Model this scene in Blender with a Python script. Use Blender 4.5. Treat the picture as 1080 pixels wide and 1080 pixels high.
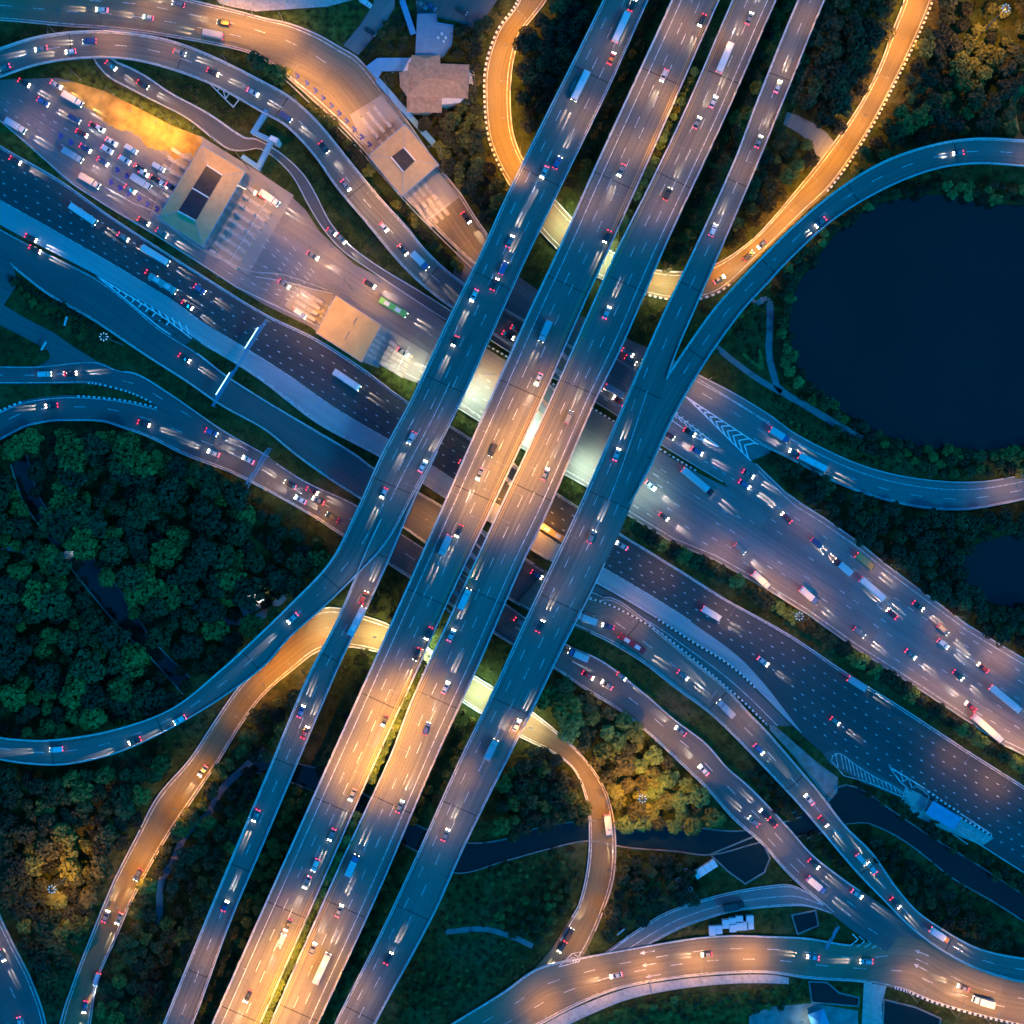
import bpy, math, random
import numpy as np
from mathutils import Vector, Matrix
from mathutils.geometry import tessellate_polygon
R = math.radians
rng = random.Random(11)
npr = np.random.RandomState(5)
SC = bpy.context.scene
COL = SC.collection
for o in list(bpy.data.objects):
    bpy.data.objects.remove(o)

# ------------------------------------------------------------------ camera
H = 540.0           # flying height above the ground (m)
S = 0.36            # metres on the ground per photo pixel
cam = bpy.data.cameras.new('camera'); cam.lens = 50; cam.sensor_width = 36; cam.sensor_fit = 'HORIZONTAL'
cam.clip_start = 1; cam.clip_end = 20000
co = bpy.data.objects.new('camera', cam); COL.objects.link(co); co.location = (0, 0, H); SC.camera = co
# ------------------------------------------------------------------ sky: late blue hour
w = bpy.data.worlds.new('World'); SC.world = w; w.use_nodes = True
nt = w.node_tree; nt.nodes.clear()
sky = nt.nodes.new('ShaderNodeTexSky'); sky.sky_type = 'NISHITA'; sky.sun_disc = False
sky.sun_elevation = R(3); sky.sun_rotation = R(300); sky.air_density = 1.0; sky.dust_density = 0.3; sky.ozone_density = 3.0
mx = nt.nodes.new('ShaderNodeMix'); mx.data_type = 'RGBA'; mx.blend_type = 'MULTIPLY'; mx.inputs[0].default_value = 1
mx.inputs[7].default_value = (0.0, 0.85, 1.62, 1)
bg = nt.nodes.new('ShaderNodeBackground'); bg.inputs[1].default_value = 0.15
wo = nt.nodes.new('ShaderNodeOutputWorld')
nt.links.new(sky.outputs[0], mx.inputs[6]); nt.links.new(mx.outputs[2], bg.inputs[0]); nt.links.new(bg.outputs[0], wo.inputs[0])
sl = bpy.data.lights.new('dusk_fill', 'SUN'); sl.energy = 0.5; sl.angle = R(12); sl.color = (0.0, 0.45, 0.95)  # added dim blue fill for soft modelling of the trees, not the sun
so = bpy.data.objects.new('dusk_fill', sl); COL.objects.link(so); so.rotation_euler = (R(48), 0, R(50))
SC.view_settings.view_transform = 'Standard'; SC.view_settings.look = 'None'
SC.view_settings.exposure = 2.0; SC.view_settings.gamma = 1.0
SC.render.engine = 'CYCLES'
SC.cycles.use_denoising = True
SC.cycles.max_bounces = 4; SC.cycles.diffuse_bounces = 2; SC.cycles.glossy_bounces = 2
SC.cycles.sample_clamp_indirect = 3.0
SC.cycles.use_light_tree = True

# ------------------------------------------------------------------ helpers
def W(x, y, z=0.0):
    k = S * (1 - z / H)
    return ((x - 540) * k, (540 - y) * k, z)

def tag(o, label=None, cat=None, group=None, kind=None):
    if label: o['label'] = label
    if cat: o['category'] = cat
    if group: o['group'] = group
    if kind: o['kind'] = kind
    return o

def empty(name, loc=(0, 0, 0), rz=0.0, parent=None):
    o = bpy.data.objects.new(name, None); COL.objects.link(o)
    o.location = loc; o.rotation_euler = (0, 0, rz); o.empty_display_size = 0.5
    if parent: o.parent = parent
    return o

def copy_tree(o, parent=None):
    c = o.copy(); COL.objects.link(c); c.parent = parent
    if parent is not None: c.matrix_parent_inverse = o.matrix_parent_inverse.copy()
    for ch in o.children: copy_tree(ch, c)
    return c

class MB:
    def __init__(s): s.v = []; s.f = []; s.uv = None; s.m = []
    def add(s, vs, fs, mi=0):
        b = len(s.v); s.v += [tuple(p) for p in vs]; s.f += [tuple(i + b for i in f) for f in fs]; s.m += [mi] * len(fs)
    def box(s, c, d, rz=0.0, mi=0, taper=1.0):
        cx, cy, cz = c; a, b, h = d[0] / 2, d[1] / 2, d[2] / 2
        cs, sn = math.cos(rz), math.sin(rz); vs = []
        for k, t in ((-h, 1.0), (h, taper)):
            for x, y in ((-a, -b), (a, -b), (a, b), (-a, b)):
                x *= t; y *= t
                vs.append((cx + x * cs - y * sn, cy + x * sn + y * cs, cz + k))
        s.add(vs, [(3, 2, 1, 0), (4, 5, 6, 7), (0, 1, 5, 4), (1, 2, 6, 5), (2, 3, 7, 6), (3, 0, 4, 7)], mi)
    def tube(s, p, q, r0, r1=None, n=8, mi=0, cap=True):
        r1 = r0 if r1 is None else r1
        p = Vector(p); q = Vector(q); d = (q - p).normalized()
        u = d.orthogonal().normalized(); v = d.cross(u)
        vs = [p + (u * math.cos(2 * math.pi * i / n) + v * math.sin(2 * math.pi * i / n)) * r0 for i in range(n)]
        vs += [q + (u * math.cos(2 * math.pi * i / n) + v * math.sin(2 * math.pi * i / n)) * r1 for i in range(n)]
        fs = [(i, (i + 1) % n, n + (i + 1) % n, n + i) for i in range(n)]
        if cap: fs += [tuple(range(n))[::-1], tuple(range(n, 2 * n))]
        s.add(vs, fs, mi)
    def loft(s, rings, closed=True, caps=True, mi=0):
        n = len(rings[0]); vs = [p for r in rings for p in r]; fs = []
        for k in range(len(rings) - 1):
            for i in range(n if closed else n - 1):
                j = (i + 1) % n
                fs.append((k * n + i, k * n + j, (k + 1) * n + j, (k + 1) * n + i))
        if caps and closed:
            fs.append(tuple(range(n))[::-1]); fs.append(tuple((len(rings) - 1) * n + i for i in range(n)))
        s.add(vs, fs, mi)
    def prism(s, poly, z0, z1, mi=0):
        n = len(poly)
        vs = [(p[0], p[1], z0) for p in poly] + [(p[0], p[1], z1) for p in poly]
        fs = [(i, (i + 1) % n, n + (i + 1) % n, n + i) for i in range(n)]
        tri = tessellate_polygon([[Vector((p[0], p[1], 0)) for p in poly]])
        fs += [tuple(n + i for i in t) for t in tri]
        s.add(vs, fs, mi)
    def build(s, name, mat, parent=None, smooth=False):
        me = bpy.data.meshes.new(name)
        me.from_pydata(s.v, [], s.f)
        for m in (mat if isinstance(mat, (list, tuple)) else [mat]): me.materials.append(m)
        if any(s.m): me.polygons.foreach_set('material_index', s.m)
        if s.uv is not None:
            l = me.uv_layers.new(name='UVMap'); vi = np.empty(len(me.loops), dtype=np.int32)
            me.loops.foreach_get('vertex_index', vi)
            l.data.foreach_set('uv', np.array(s.uv, dtype=np.float32)[vi].ravel())
        if smooth: me.polygons.foreach_set('use_smooth', [True] * len(me.polygons))
        me.validate(); me.update()
        o = bpy.data.objects.new(name, me); COL.objects.link(o)
        if parent: o.parent = parent
        return o

def pw(o):   # parent without moving: parent empties at non-zero location
    return o

# ------------------------------------------------------------------ materials
def new_mat(name):
    m = bpy.data.materials.new(name); m.use_nodes = True
    return m, m.node_tree, m.node_tree.nodes['Principled BSDF']

def plain(name, col, rough=0.6, metal=0.0, noise=0.15, scale=1.5, emit=None, es=0.0, spec=0.4):
    m, t, b = new_mat(name)
    b.inputs['Roughness'].default_value = rough; b.inputs['Metallic'].default_value = metal
    b.inputs['Specular IOR Level'].default_value = spec
    if emit:
        b.inputs['Base Color'].default_value = (*col, 1)
        b.inputs['Emission Color'].default_value = (*emit, 1); b.inputs['Emission Strength'].default_value = es
        return m
    g = t.nodes.new('ShaderNodeNewGeometry'); n = t.nodes.new('ShaderNodeTexNoise'); n.inputs['Scale'].default_value = scale
    n.inputs['Detail'].default_value = 4
    t.links.new(g.outputs['Position'], n.inputs['Vector'])
    r = t.nodes.new('ShaderNodeValToRGB')
    r.color_ramp.elements[0].position = 0.3; r.color_ramp.elements[1].position = 0.7
    r.color_ramp.elements[0].color = (*[c * (1 - noise) for c in col], 1); r.color_ramp.elements[1].color = (*[min(1, c * (1 + noise)) for c in col], 1)
    t.links.new(n.outputs[0], r.inputs[0]); t.links.new(r.outputs[0], b.inputs['Base Color'])
    return m

def road_mat(name, c0, c1, streak=1.0, joints=0.0, patch=0.0):
    """worn asphalt; UV u = metres across, v = metres along the carriageway"""
    m, t, b = new_mat(name); N = t.nodes; L = t.links
    uv = N.new('ShaderNodeUVMap')
    mp = N.new('ShaderNodeMapping'); mp.inputs['Scale'].default_value = (1.1, 0.012, 1)
    L.new(uv.outputs[0], mp.inputs[0])
    n1 = N.new('ShaderNodeTexNoise'); n1.inputs['Scale'].default_value = 1.0; n1.inputs['Detail'].default_value = 5; n1.inputs['Roughness'].default_value = 0.65
    L.new(mp.outputs[0], n1.inputs['Vector'])
    mp2 = N.new('ShaderNodeMapping'); mp2.inputs['Scale'].default_value = (0.06, 0.02, 1)
    L.new(uv.outputs[0], mp2.inputs[0])
    n2 = N.new('ShaderNodeTexNoise'); n2.inputs['Scale'].default_value = 1.0; n2.inputs['Detail'].default_value = 4
    L.new(mp2.outputs[0], n2.inputs['Vector'])
    n3 = N.new('ShaderNodeTexNoise'); n3.inputs['Scale'].default_value = 1.3; n3.inputs['Detail'].default_value = 6
    L.new(uv.outputs[0], n3.inputs['Vector'])
    a = N.new('ShaderNodeMath'); a.operation = 'MULTIPLY_ADD'; a.inputs[1].default_value = 0.62 * streak
    L.new(n1.outputs[0], a.inputs[0]); 
    a2 = N.new('ShaderNodeMath'); a2.operation = 'MULTIPLY_ADD'; a2.inputs[1].default_value = 0.5
    L.new(n2.outputs[0], a2.inputs[0]); 
    a3 = N.new('ShaderNodeMath'); a3.operation = 'MULTIPLY'; a3.inputs[1].default_value = 0.25
    L.new(n3.outputs[0], a3.inputs[0]); L.new(a3.outputs[0], a2.inputs[2]); L.new(a2.outputs[0], a.inputs[2])
    r = N.new('ShaderNodeValToRGB'); r.color_ramp.elements[0].position = 0.42; r.color_ramp.elements[1].position = 0.92
    r.color_ramp.elements[0].color = (*c0, 1); r.color_ramp.elements[1].color = (*c1, 1)
    L.new(a.outputs[0], r.inputs[0]); out = r.outputs[0]
    if patch:
        v = N.new('ShaderNodeTexVoronoi'); v.feature = 'F1'; v.distance = 'CHEBYCHEV'; v.inputs['Scale'].default_value = 1
        mp4 = N.new('ShaderNodeMapping'); mp4.inputs['Scale'].default_value = (0.10, 0.028, 1); L.new(uv.outputs[0], mp4.inputs[0]); L.new(mp4.outputs[0], v.inputs['Vector'])
        hs = N.new('ShaderNodeSeparateColor'); L.new(v.outputs['Color'], hs.inputs[0])
        mr = N.new('ShaderNodeMapRange'); mr.inputs[3].default_value = 1 - patch; mr.inputs[4].default_value = 1 + patch * 0.7
        L.new(hs.outputs[0], mr.inputs[0])
        mm = N.new('ShaderNodeVectorMath'); mm.operation = 'SCALE'; L.new(out, mm.inputs[0]); L.new(mr.outputs[0], mm.inputs['Scale']); out = mm.outputs[0]
    if joints:
        sp = N.new('ShaderNodeSeparateXYZ'); L.new(uv.outputs[0], sp.inputs[0])
        mo = N.new('ShaderNodeMath'); mo.operation = 'MODULO'; mo.inputs[1].default_value = joints; L.new(sp.outputs[1], mo.inputs[0])
        lt = N.new('ShaderNodeMath'); lt.operation = 'LESS_THAN'; lt.inputs[1].default_value = 0.35; L.new(mo.outputs[0], lt.inputs[0])
        mixj = N.new('ShaderNodeMix'); mixj.data_type = 'RGBA'; L.new(lt.outputs[0], mixj.inputs[0]); L.new(out, mixj.inputs[6]); mixj.inputs[7].default_value = (c0[0] * .6, c0[1] * .6, c0[2] * .6, 1); out = mixj.outputs[2]
    L.new(out, b.inputs['Base Color'])
    b.inputs['Roughness'].default_value = 0.75; b.inputs['Specular IOR Level'].default_value = 0.35
    bp = N.new('ShaderNodeBump'); bp.inputs['Strength'].default_value = 0.15; bp.inputs['Distance'].default_value = 0.02
    L.new(n3.outputs[0], bp.inputs['Height']); L.new(bp.outputs[0], b.inputs['Normal'])
    return m

M = {}
M['asphalt'] = road_mat('asphalt', (.060, .060, .062), (.135, .130, .125), 1.0, patch=.10)
M['deck'] = road_mat('viaduct_asphalt', (.050, .049, .047), (.190, .174, .146), 1.1, joints=42)
M['asphalt_dark'] = road_mat('fresh_asphalt', (.030, .031, .034), (.090, .088, .088), 0.8)
M['asphalt_pale'] = road_mat('pale_asphalt', (.22, .22, .22), (.42, .42, .42), 1.0, patch=.10)
M['plaza'] = road_mat('plaza_asphalt', (.080, .074, .078), (.225, .200, .190), 1.2, patch=.14)
M['lamp_tint'] = road_mat('lamp_tinted_asphalt', (.085, .064, .034), (.185, .138, .068), 1.1, patch=.10)  # brown tint puts the orange lamp light into the road colour
M['plaza_conc'] = road_mat('plaza_concrete', (.075, .068, .062), (.27, .24, .215), 2.0, patch=.08)
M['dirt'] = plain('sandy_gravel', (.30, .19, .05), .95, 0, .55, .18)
M['asphalt_mid'] = road_mat('grey_asphalt', (.10, .10, .10), (.21, .21, .20), 1.0, patch=.10)
M['paint'] = plain('white_road_paint', (.50, .50, .49), .6, 0, .55, .8)
M['paint_new'] = plain('fresh_white_paint', (.82, .82, .80), .5, 0, .08, .8)
M['lamp_tint_mild'] = road_mat('mildly_lamp_tinted_asphalt', (.085, .068, .046), (.215, .172, .112), 1.2, patch=.12)  # weaker brown tint, golden lamp light put into the road colour
M['paint_y'] = plain('yellow_road_paint', (.48, .30, .10), .6, 0, .15, .8)
M['paint_b'] = plain('blue_road_paint', (.035, .055, .30), .6, 0, .35, .8)
M['concrete'] = plain('parapet_concrete', (.46, .45, .43), .85, 0, .18, .35)
M['conc_dark'] = plain('weathered_concrete', (.20, .20, .19), .9, 0, .3, .3)
M['pave'] = plain('pavement_slabs', (.38, .34, .31), .85, 0, .2, .8)
M['path'] = plain('park_path', (.17, .17, .18), .9, 0, .2, .3)
M['metal'] = plain('galvanised_steel', (.22, .23, .24), .45, .6, .1, 2)
M['white'] = plain('white_painted_metal', (.60, .61, .62), .45, 0, .06, 2)
M['dark'] = plain('dark_rubber', (.015, .015, .016), .7, 0, .1, 2)
M['glass'] = plain('dark_window_glass', (.02, .025, .03), .08, 0, .05, 2, spec=.8)
M['roof_tan'] = plain('tan_roof_sheet', (.40, .27, .13), .6, 0, .10, .5)
M['roof_yel'] = plain('ochre_flat_roof', (.55, .34, .12), .7, 0, .12, .2)
M['roof_dk'] = plain('dark_roof_panel', (.022, .024, .03), .35, 0, .3, .6)
M['roof_brown'] = plain('brown_roof_tiles', (.27, .185, .12), .75, 0, .22, .7)
M['roof_blue'] = plain('blue_roof_sheet', (.10, .28, .42), .5, 0, .1, .5)
M['terrace'] = plain('terrace_screed', (.16, .24, .30), .7, 0, .1, .4)
M['wall'] = plain('rendered_wall', (.5, .47, .42), .85, 0, .08, .6)
M['lamp_on'] = plain('sodium_lamp_lens', (.9, .6, .3), .4, emit=(1, .50, .13), es=14)
M['lamp_cool'] = plain('white_lamp_lens', (.9, .9, .9), .4, emit=(.75, 1, .9), es=14)
M['lamp_mast'] = plain('mast_lamp_lens', (.8, .8, .8), .4, emit=(.35, .75, 1), es=.35)
M['head'] = plain('headlamp_lens', (.9, .9, .9), .3, emit=(1, .88, .68), es=10)
M['tail'] = plain('tail_lamp_lens', (.5, .02, .02), .3, emit=(1, .02, .06), es=3.0)
M['tail_off'] = plain('unlit_tail_lens', (.35, .01, .01), .3)
M['head_off'] = plain('unlit_head_lens', (.6, .6, .6), .2)

def striped(name, c0, c1, per, axis=1):
    m, t, b = new_mat(name); N = t.nodes; L = t.links
    uv = N.new('ShaderNodeUVMap'); sp = N.new('ShaderNodeSeparateXYZ'); L.new(uv.outputs[0], sp.inputs[0])
    mo = N.new('ShaderNodeMath'); mo.operation = 'MODULO'; mo.inputs[1].default_value = per; L.new(sp.outputs[axis], mo.inputs[0])
    lt = N.new('ShaderNodeMath'); lt.operation = 'LESS_THAN'; lt.inputs[1].default_value = per / 2; L.new(mo.outputs[0], lt.inputs[0])
    mi = N.new('ShaderNodeMix'); mi.data_type = 'RGBA'; L.new(lt.outputs[0], mi.inputs[0]); mi.inputs[6].default_value = (*c0, 1); mi.inputs[7].default_value = (*c1, 1)
    L.new(mi.outputs[2], b.inputs['Base Color']); b.inputs['Roughness'].default_value = .8
    return m
M['kerb_stripe'] = striped('black_white_kerb_paint', (.03, .03, .03), (.62, .62, .60), 1.9)

def ground_mat():
    m, t, b = new_mat('rough_grass_ground'); N = t.nodes; L = t.links
    g = N.new('ShaderNodeNewGeometry')
    n1 = N.new('ShaderNodeTexNoise'); n1.inputs['Scale'].default_value = 0.035; n1.inputs['Detail'].default_value = 8; n1.inputs['Roughness'].default_value = .62
    n2 = N.new('ShaderNodeTexNoise'); n2.inputs['Scale'].default_value = 0.28; n2.inputs['Detail'].default_value = 9; n2.inputs['Roughness'].default_value = .78
    L.new(g.outputs['Position'], n1.inputs['Vector']); L.new(g.outputs['Position'], n2.inputs['Vector'])
    r1 = N.new('ShaderNodeValToRGB'); e = r1.color_ramp.elements
    e[0].position = .36; e[0].color = (.022, .036, .010, 1); e[1].position = .70; e[1].color = (.105, .078, .04, 1)
    k = e.new(.52); k.color = (.045, .060, .016, 1)
    L.new(n1.outputs[0], r1.inputs[0])
    r2 = N.new('ShaderNodeValToRGB'); r2.color_ramp.elements[0].position = .3; r2.color_ramp.elements[1].position = .75
    r2.color_ramp.elements[0].color = (.22, .24, .25, 1); r2.color_ramp.elements[1].color = (1.9, 1.8, 1.6, 1)
    L.new(n2.outputs[0], r2.inputs[0])
    mu = N.new('ShaderNodeMix'); mu.data_type = 'RGBA'; mu.blend_type = 'MULTIPLY'; mu.inputs[0].default_value = 1
    L.new(r1.outputs[0], mu.inputs[6]); L.new(r2.outputs[0], mu.inputs[7]); L.new(mu.outputs[2], b.inputs['Base Color'])
    b.inputs['Roughness'].default_value = .95; b.inputs['Specular IOR Level'].default_value = .1
    bp = N.new('ShaderNodeBump'); bp.inputs['Strength'].default_value = .9; bp.inputs['Distance'].default_value = .5
    L.new(n2.outputs[0], bp.inputs['Height']); L.new(bp.outputs[0], b.inputs['Normal'])
    return m
M['ground'] = ground_mat()
def lawn_mat():
    m = plain('mown_lawn', (.050, .070, .014), .95, 0, .75, .45, spec=.1); return m
M['lawn'] = lawn_mat()
def water_mat():
    m, t, b = new_mat('still_dark_water'); N = t.nodes; L = t.links
    b.inputs['Base Color'].default_value = (.012, .030, .038, 1); b.inputs['Roughness'].default_value = .12
    g = N.new('ShaderNodeNewGeometry'); n = N.new('ShaderNodeTexNoise'); n.inputs['Scale'].default_value = .5; n.inputs['Detail'].default_value = 4
    L.new(g.outputs['Position'], n.inputs['Vector'])
    bp = N.new('ShaderNodeBump'); bp.inputs['Strength'].default_value = .12; bp.inputs['Distance'].default_value = .1
    L.new(n.outputs[0], bp.inputs['Height']); L.new(bp.outputs[0], b.inputs['Normal'])
    n2 = N.new('ShaderNodeTexNoise'); n2.inputs['Scale'].default_value = .02; L.new(g.outputs['Position'], n2.inputs['Vector'])
    r = N.new('ShaderNodeValToRGB'); r.color_ramp.elements[0].color = (.004, .010, .008, 1); r.color_ramp.elements[1].color = (.010, .022, .016, 1)
    L.new(n2.outputs[0], r.inputs[0]); L.new(r.outputs[0], b.inputs['Base Color'])
    return m
M['water'] = water_mat()
def leaf_mat(name, c0, c1):
    m, t, b = new_mat(name); N = t.nodes; L = t.links
    at = N.new('ShaderNodeAttribute'); at.attribute_name = 'tone'; at.attribute_type = 'GEOMETRY'
    oi = N.new('ShaderNodeObjectInfo')
    ad = N.new('ShaderNodeMath'); ad.operation = 'MULTIPLY_ADD'; ad.inputs[1].default_value = .35; L.new(oi.outputs['Random'], ad.inputs[0]); L.new(at.outputs['Fac'], ad.inputs[2])
    r = N.new('ShaderNodeValToRGB'); r.color_ramp.elements[0].position = .1; r.color_ramp.elements[1].position = 1.15
    r.color_ramp.elements[1].position = 1.0
    r.color_ramp.elements[0].color = (*c0, 1); r.color_ramp.elements[1].color = (*c1, 1)
    L.new(ad.outputs[0], r.inputs[0]); L.new(r.outputs[0], b.inputs['Base Color'])
    b.inputs['Roughness'].default_value = .7; b.inputs['Specular IOR Level'].default_value = .25
    return m
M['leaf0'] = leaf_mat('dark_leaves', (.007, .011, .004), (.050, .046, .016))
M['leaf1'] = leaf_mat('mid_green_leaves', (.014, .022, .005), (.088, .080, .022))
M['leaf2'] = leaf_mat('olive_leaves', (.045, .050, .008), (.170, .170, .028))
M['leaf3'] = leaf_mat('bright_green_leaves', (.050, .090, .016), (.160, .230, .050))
M['bark'] = plain('tree_bark', (.10, .07, .05), .9, 0, .3, 2)
# ------------------------------------------------------------------ ribbons (roads)
def smooth_poly(pts, n):
    P = np.array(pts, float); d = np.r_[0, np.cumsum(np.hypot(*np.diff(P, axis=0).T))]
    m = np.zeros_like(P)
    for i in range(len(P)):
        a, b = max(i - 1, 0), min(i + 1, len(P) - 1)
        m[i] = (P[b] - P[a]) / (d[b] - d[a])
    t = np.linspace(0, d[-1], n); k = np.clip(np.searchsorted(d, t, side='right') - 1, 0, len(P) - 2)
    h = (d[k + 1] - d[k]); u = ((t - d[k]) / h)[:, None]; h = h[:, None]
    return (2*u**3 - 3*u**2 + 1) * P[k] + (u**3 - 2*u**2 + u) * h * m[k] + (-2*u**3 + 3*u**2) * P[k+1] + (u**3 - u**2) * h * m[k+1]

def ext(pts, a, b):
    pts = [tuple(p) for p in pts]
    if a:
        d = np.array(pts[0], float) - pts[1]; d /= np.hypot(*d); pts = [tuple(np.array(pts[0]) + d * a)] + pts
    if b:
        d = np.array(pts[-1], float) - pts[-2]; d /= np.hypot(*d); pts = pts + [tuple(np.array(pts[-1]) + d * b)]
    return pts

ZONES = []    # (polygon in ground pixels, kind) used to keep trees off the carriageways
class Rib:
    def __init__(s, L, Rr, z, e0=0, e1=0, zone=True):
        L = ext(L, e0, e1); Rr = ext(Rr, e0, e1)
        d = np.hypot(*np.diff(np.array(L, float), axis=0).T).sum()
        s.n = n = max(8, int(d / 4))
        Lp = smooth_poly(L, n * 4); Rp = smooth_poly(Rr, n * 4)
        # re-pair the edges so that the cross lines stay square to the carriageway
        Lq = Lp[np.linspace(0, len(Lp) - 1, n).astype(int)]; Rq = []
        j0 = 0
        for i, p in enumerate(Lq):
            target = i / (n - 1) * (len(Rp) - 1)
            win = int(len(Rp) * .06) + 6
            lo = max(j0, int(target - win)); hi = min(len(Rp), int(target + win) + 1)
            if lo >= hi: j = j0
            elif i == 0: j = 0
            elif i == n - 1: j = len(Rp) - 1
            else:
                a = Lq[max(i - 1, 0)]; b = Lq[min(i + 1, n - 1)]; tdir = (b - a) / np.hypot(*(b - a))
                v = Rp[lo:hi] - p
                j = lo + int(np.argmin(np.abs(v @ tdir) + .05 * np.hypot(*v.T)))
            j0 = j; Rq.append(Rp[j])
        Rq = np.array(Rq)
        ker = np.ones(5) / 5
        for c in range(2):
            e = np.r_[[Rq[0, c]] * 2, Rq[:, c], [Rq[-1, c]] * 2]; sm = np.convolve(e, ker, 'valid'); sm[0] = Rq[0, c]; sm[-1] = Rq[-1, c]; Rq[:, c] = sm
        mid = (Lq + Rq) / 2
        arc = np.r_[0, np.cumsum(np.hypot(*np.diff(mid, axis=0).T))]; tt = arc / arc[-1]
        if isinstance(z, (int, float)): s.zz = np.full(n, float(z))
        else:
            zx, zy = zip(*z); s.zz = np.interp(tt, zx, zy)
        k = S * (1 - s.zz / H)
        s.Lq, s.Rq, s.mid = Lq, Rq, mid
        s.L = np.c_[(Lq[:, 0] - 540) * k, (540 - Lq[:, 1]) * k, s.zz]
        s.R = np.c_[(Rq[:, 0] - 540) * k, (540 - Rq[:, 1]) * k, s.zz]
        c = (s.L + s.R) / 2; s.s = np.r_[0, np.cumsum(np.sqrt((np.diff(c, axis=0)**2).sum(1)))]; s.len = s.s[-1]
        s.w = np.sqrt(((s.L - s.R)**2).sum(1))
        if zone:
            ZONES.append((np.vstack([s.L[:, :2], s.R[::-1, :2]]), float(s.zz.mean())))
    def pt(s, a, f):
        out = [np.interp(a, s.s, s.L[:, i]) * (1 - f) + np.interp(a, s.s, s.R[:, i]) * f for i in range(3)]
        return np.array(out)
    def tan(s, a, f=.5):
        d = s.pt(min(a + 1, s.len), f) - s.pt(max(a - 1, 0), f); return d / np.linalg.norm(d)
    def strip(s, mb, f, w, a0=0, a1=None, dz=.02, step=1.6, yoff=0.0):
        a1 = s.len if a1 is None else a1; n = max(2, int((a1 - a0) / step) + 1); vs = []
        uv = []
        for a in np.linspace(a0, a1, n):
            p = s.pt(a, f); t = s.tan(a, f); q = np.array([-t[1], t[0], 0]); q /= np.linalg.norm(q)
            p = p - q * yoff
            vs += [p + q * w / 2 + [0, 0, dz], p - q * w / 2 + [0, 0, dz]]
        mb.add(vs, [(2*i, 2*i+1, 2*i+3, 2*i+2) for i in range(n - 1)])
    def dash(s, mb, f, w=.22, ln=4.5, per=12.6, a0=0, a1=None, dz=.02, ph=0):
        a1 = s.len if a1 is None else a1; a = a0 + ph
        while a + ln < a1:
            s.strip(mb, f, w, a, a + ln, dz, 3); a += per
    def surf(s, name, mat, parent=None, dz=0.0, f0=0.0, f1=1.0, nc=3):
        mb = MB(); uv = []; vs = []
        for i in range(s.n):
            for c in range(nc + 1):
                f = f0 + (f1 - f0) * c / nc
                p = s.L[i] * (1 - f) + s.R[i] * f; vs.append((p[0], p[1], p[2] + dz)); uv.append((f * s.w[i], s.s[i]))
        m = nc + 1
        fs = [(i * m + c, i * m + c + 1, (i + 1) * m + c + 1, (i + 1) * m + c) for i in range(s.n - 1) for c in range(nc)]
        # top faces must look up
        mb.add(vs, fs); mb.uv = uv
        o = mb.build(name, mat, parent)
        fix_up(o)
        return o
    def edge_wall(s, name, mat, side, parent=None, w=.38, h=.95, base=0.0, off=0.0, a0=0, a1=None):
        a1 = s.len if a1 is None else a1
        f = 0.0 if side == 'L' else 1.0; mb = MB(); rings = []; uv = []
        n = max(2, int((a1 - a0) / 2.0) + 1)
        for a in np.linspace(a0, a1, n):
            p = s.pt(a, f); c = s.pt(a, 1 - f); q = (c - p); q[2] = 0; q /= np.linalg.norm(q)
            p = p + q * off
            rings.append([p + [0, 0, base], p + [0, 0, h], p + q * w * .8 + [0, 0, h], p + q * w * 1.1 + [0, 0, base]])
            uv += [(0, a)] * 4
        mb.loft(rings); mb.uv = uv
        return mb.build(name, mat, parent)
    def find(s, x, y):
        """arc length and cross fraction of the photo pixel x, y"""
        d = s.mid - (x, y); i = int(np.argmin((d**2).sum(1)))
        v = s.Rq[i] - s.Lq[i]; f = float(((np.array((x, y)) - s.Lq[i]) @ v) / (v @ v))
        t = s.mid[min(i+1, s.n-1)] - s.mid[max(i-1, 0)]
        along = float((np.array((x, y)) - s.mid[i]) @ t / np.hypot(*t)) * S
        return float(s.s[i]) + along, min(max(f, .05), .95)

def fix_up(o):
    import bmesh
    bm = bmesh.new(); bm.from_mesh(o.data)
    for f in bm.faces:
        f.normal_update()
        if f.normal.z < 0: f.normal_flip()
    bm.to_mesh(o.data); bm.free()

def poly_surf(name, pts, z, mat, ang=0.0, parent=None, zone=True, smooth=True):
    q = [W(x, y, z) for x, y in pts]
    mb = MB(); tri = tessellate_polygon([[Vector((p[0], p[1], 0)) for p in q]])
    mb.add(q, [tuple(t) for t in tri])
    c, s_ = math.cos(ang), math.sin(ang)
    mb.uv = [(-p[0] * s_ + p[1] * c, p[0] * c + p[1] * s_) for p in q]
    o = mb.build(name, mat, parent); fix_up(o)
    if zone: ZONES.append((np.array([p[:2] for p in q]), z))
    return o

def lines(mb, pts, w, z, closed=False):
    """painted polyline from photo pixels"""
    P = [np.array(W(x, y, z)) for x, y in pts]
    if closed: P.append(P[0])
    for a, b in zip(P[:-1], P[1:]):
        d = b - a; l = np.linalg.norm(d[:2])
        if l < 1e-6: continue
        q = np.array([-d[1], d[0], 0]) / l * w / 2
        mb.add([a + q, a - q, b - q, b + q], [(0, 1, 2, 3)])

def spline(pts, n=40): return [tuple(p) for p in smooth_poly(pts, n)]

# ------------------------------------------------------------------ ground and water
g = MB(); g.add([(-3500, -3500, 0), (3500, -3500, 0), (3500, 3500, 0), (-3500, 3500, 0)], [(0, 1, 2, 3)])
tag(g.build('ground', M['ground']), 'rough dark grass and bare soil between the carriageways', kind='structure')

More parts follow.
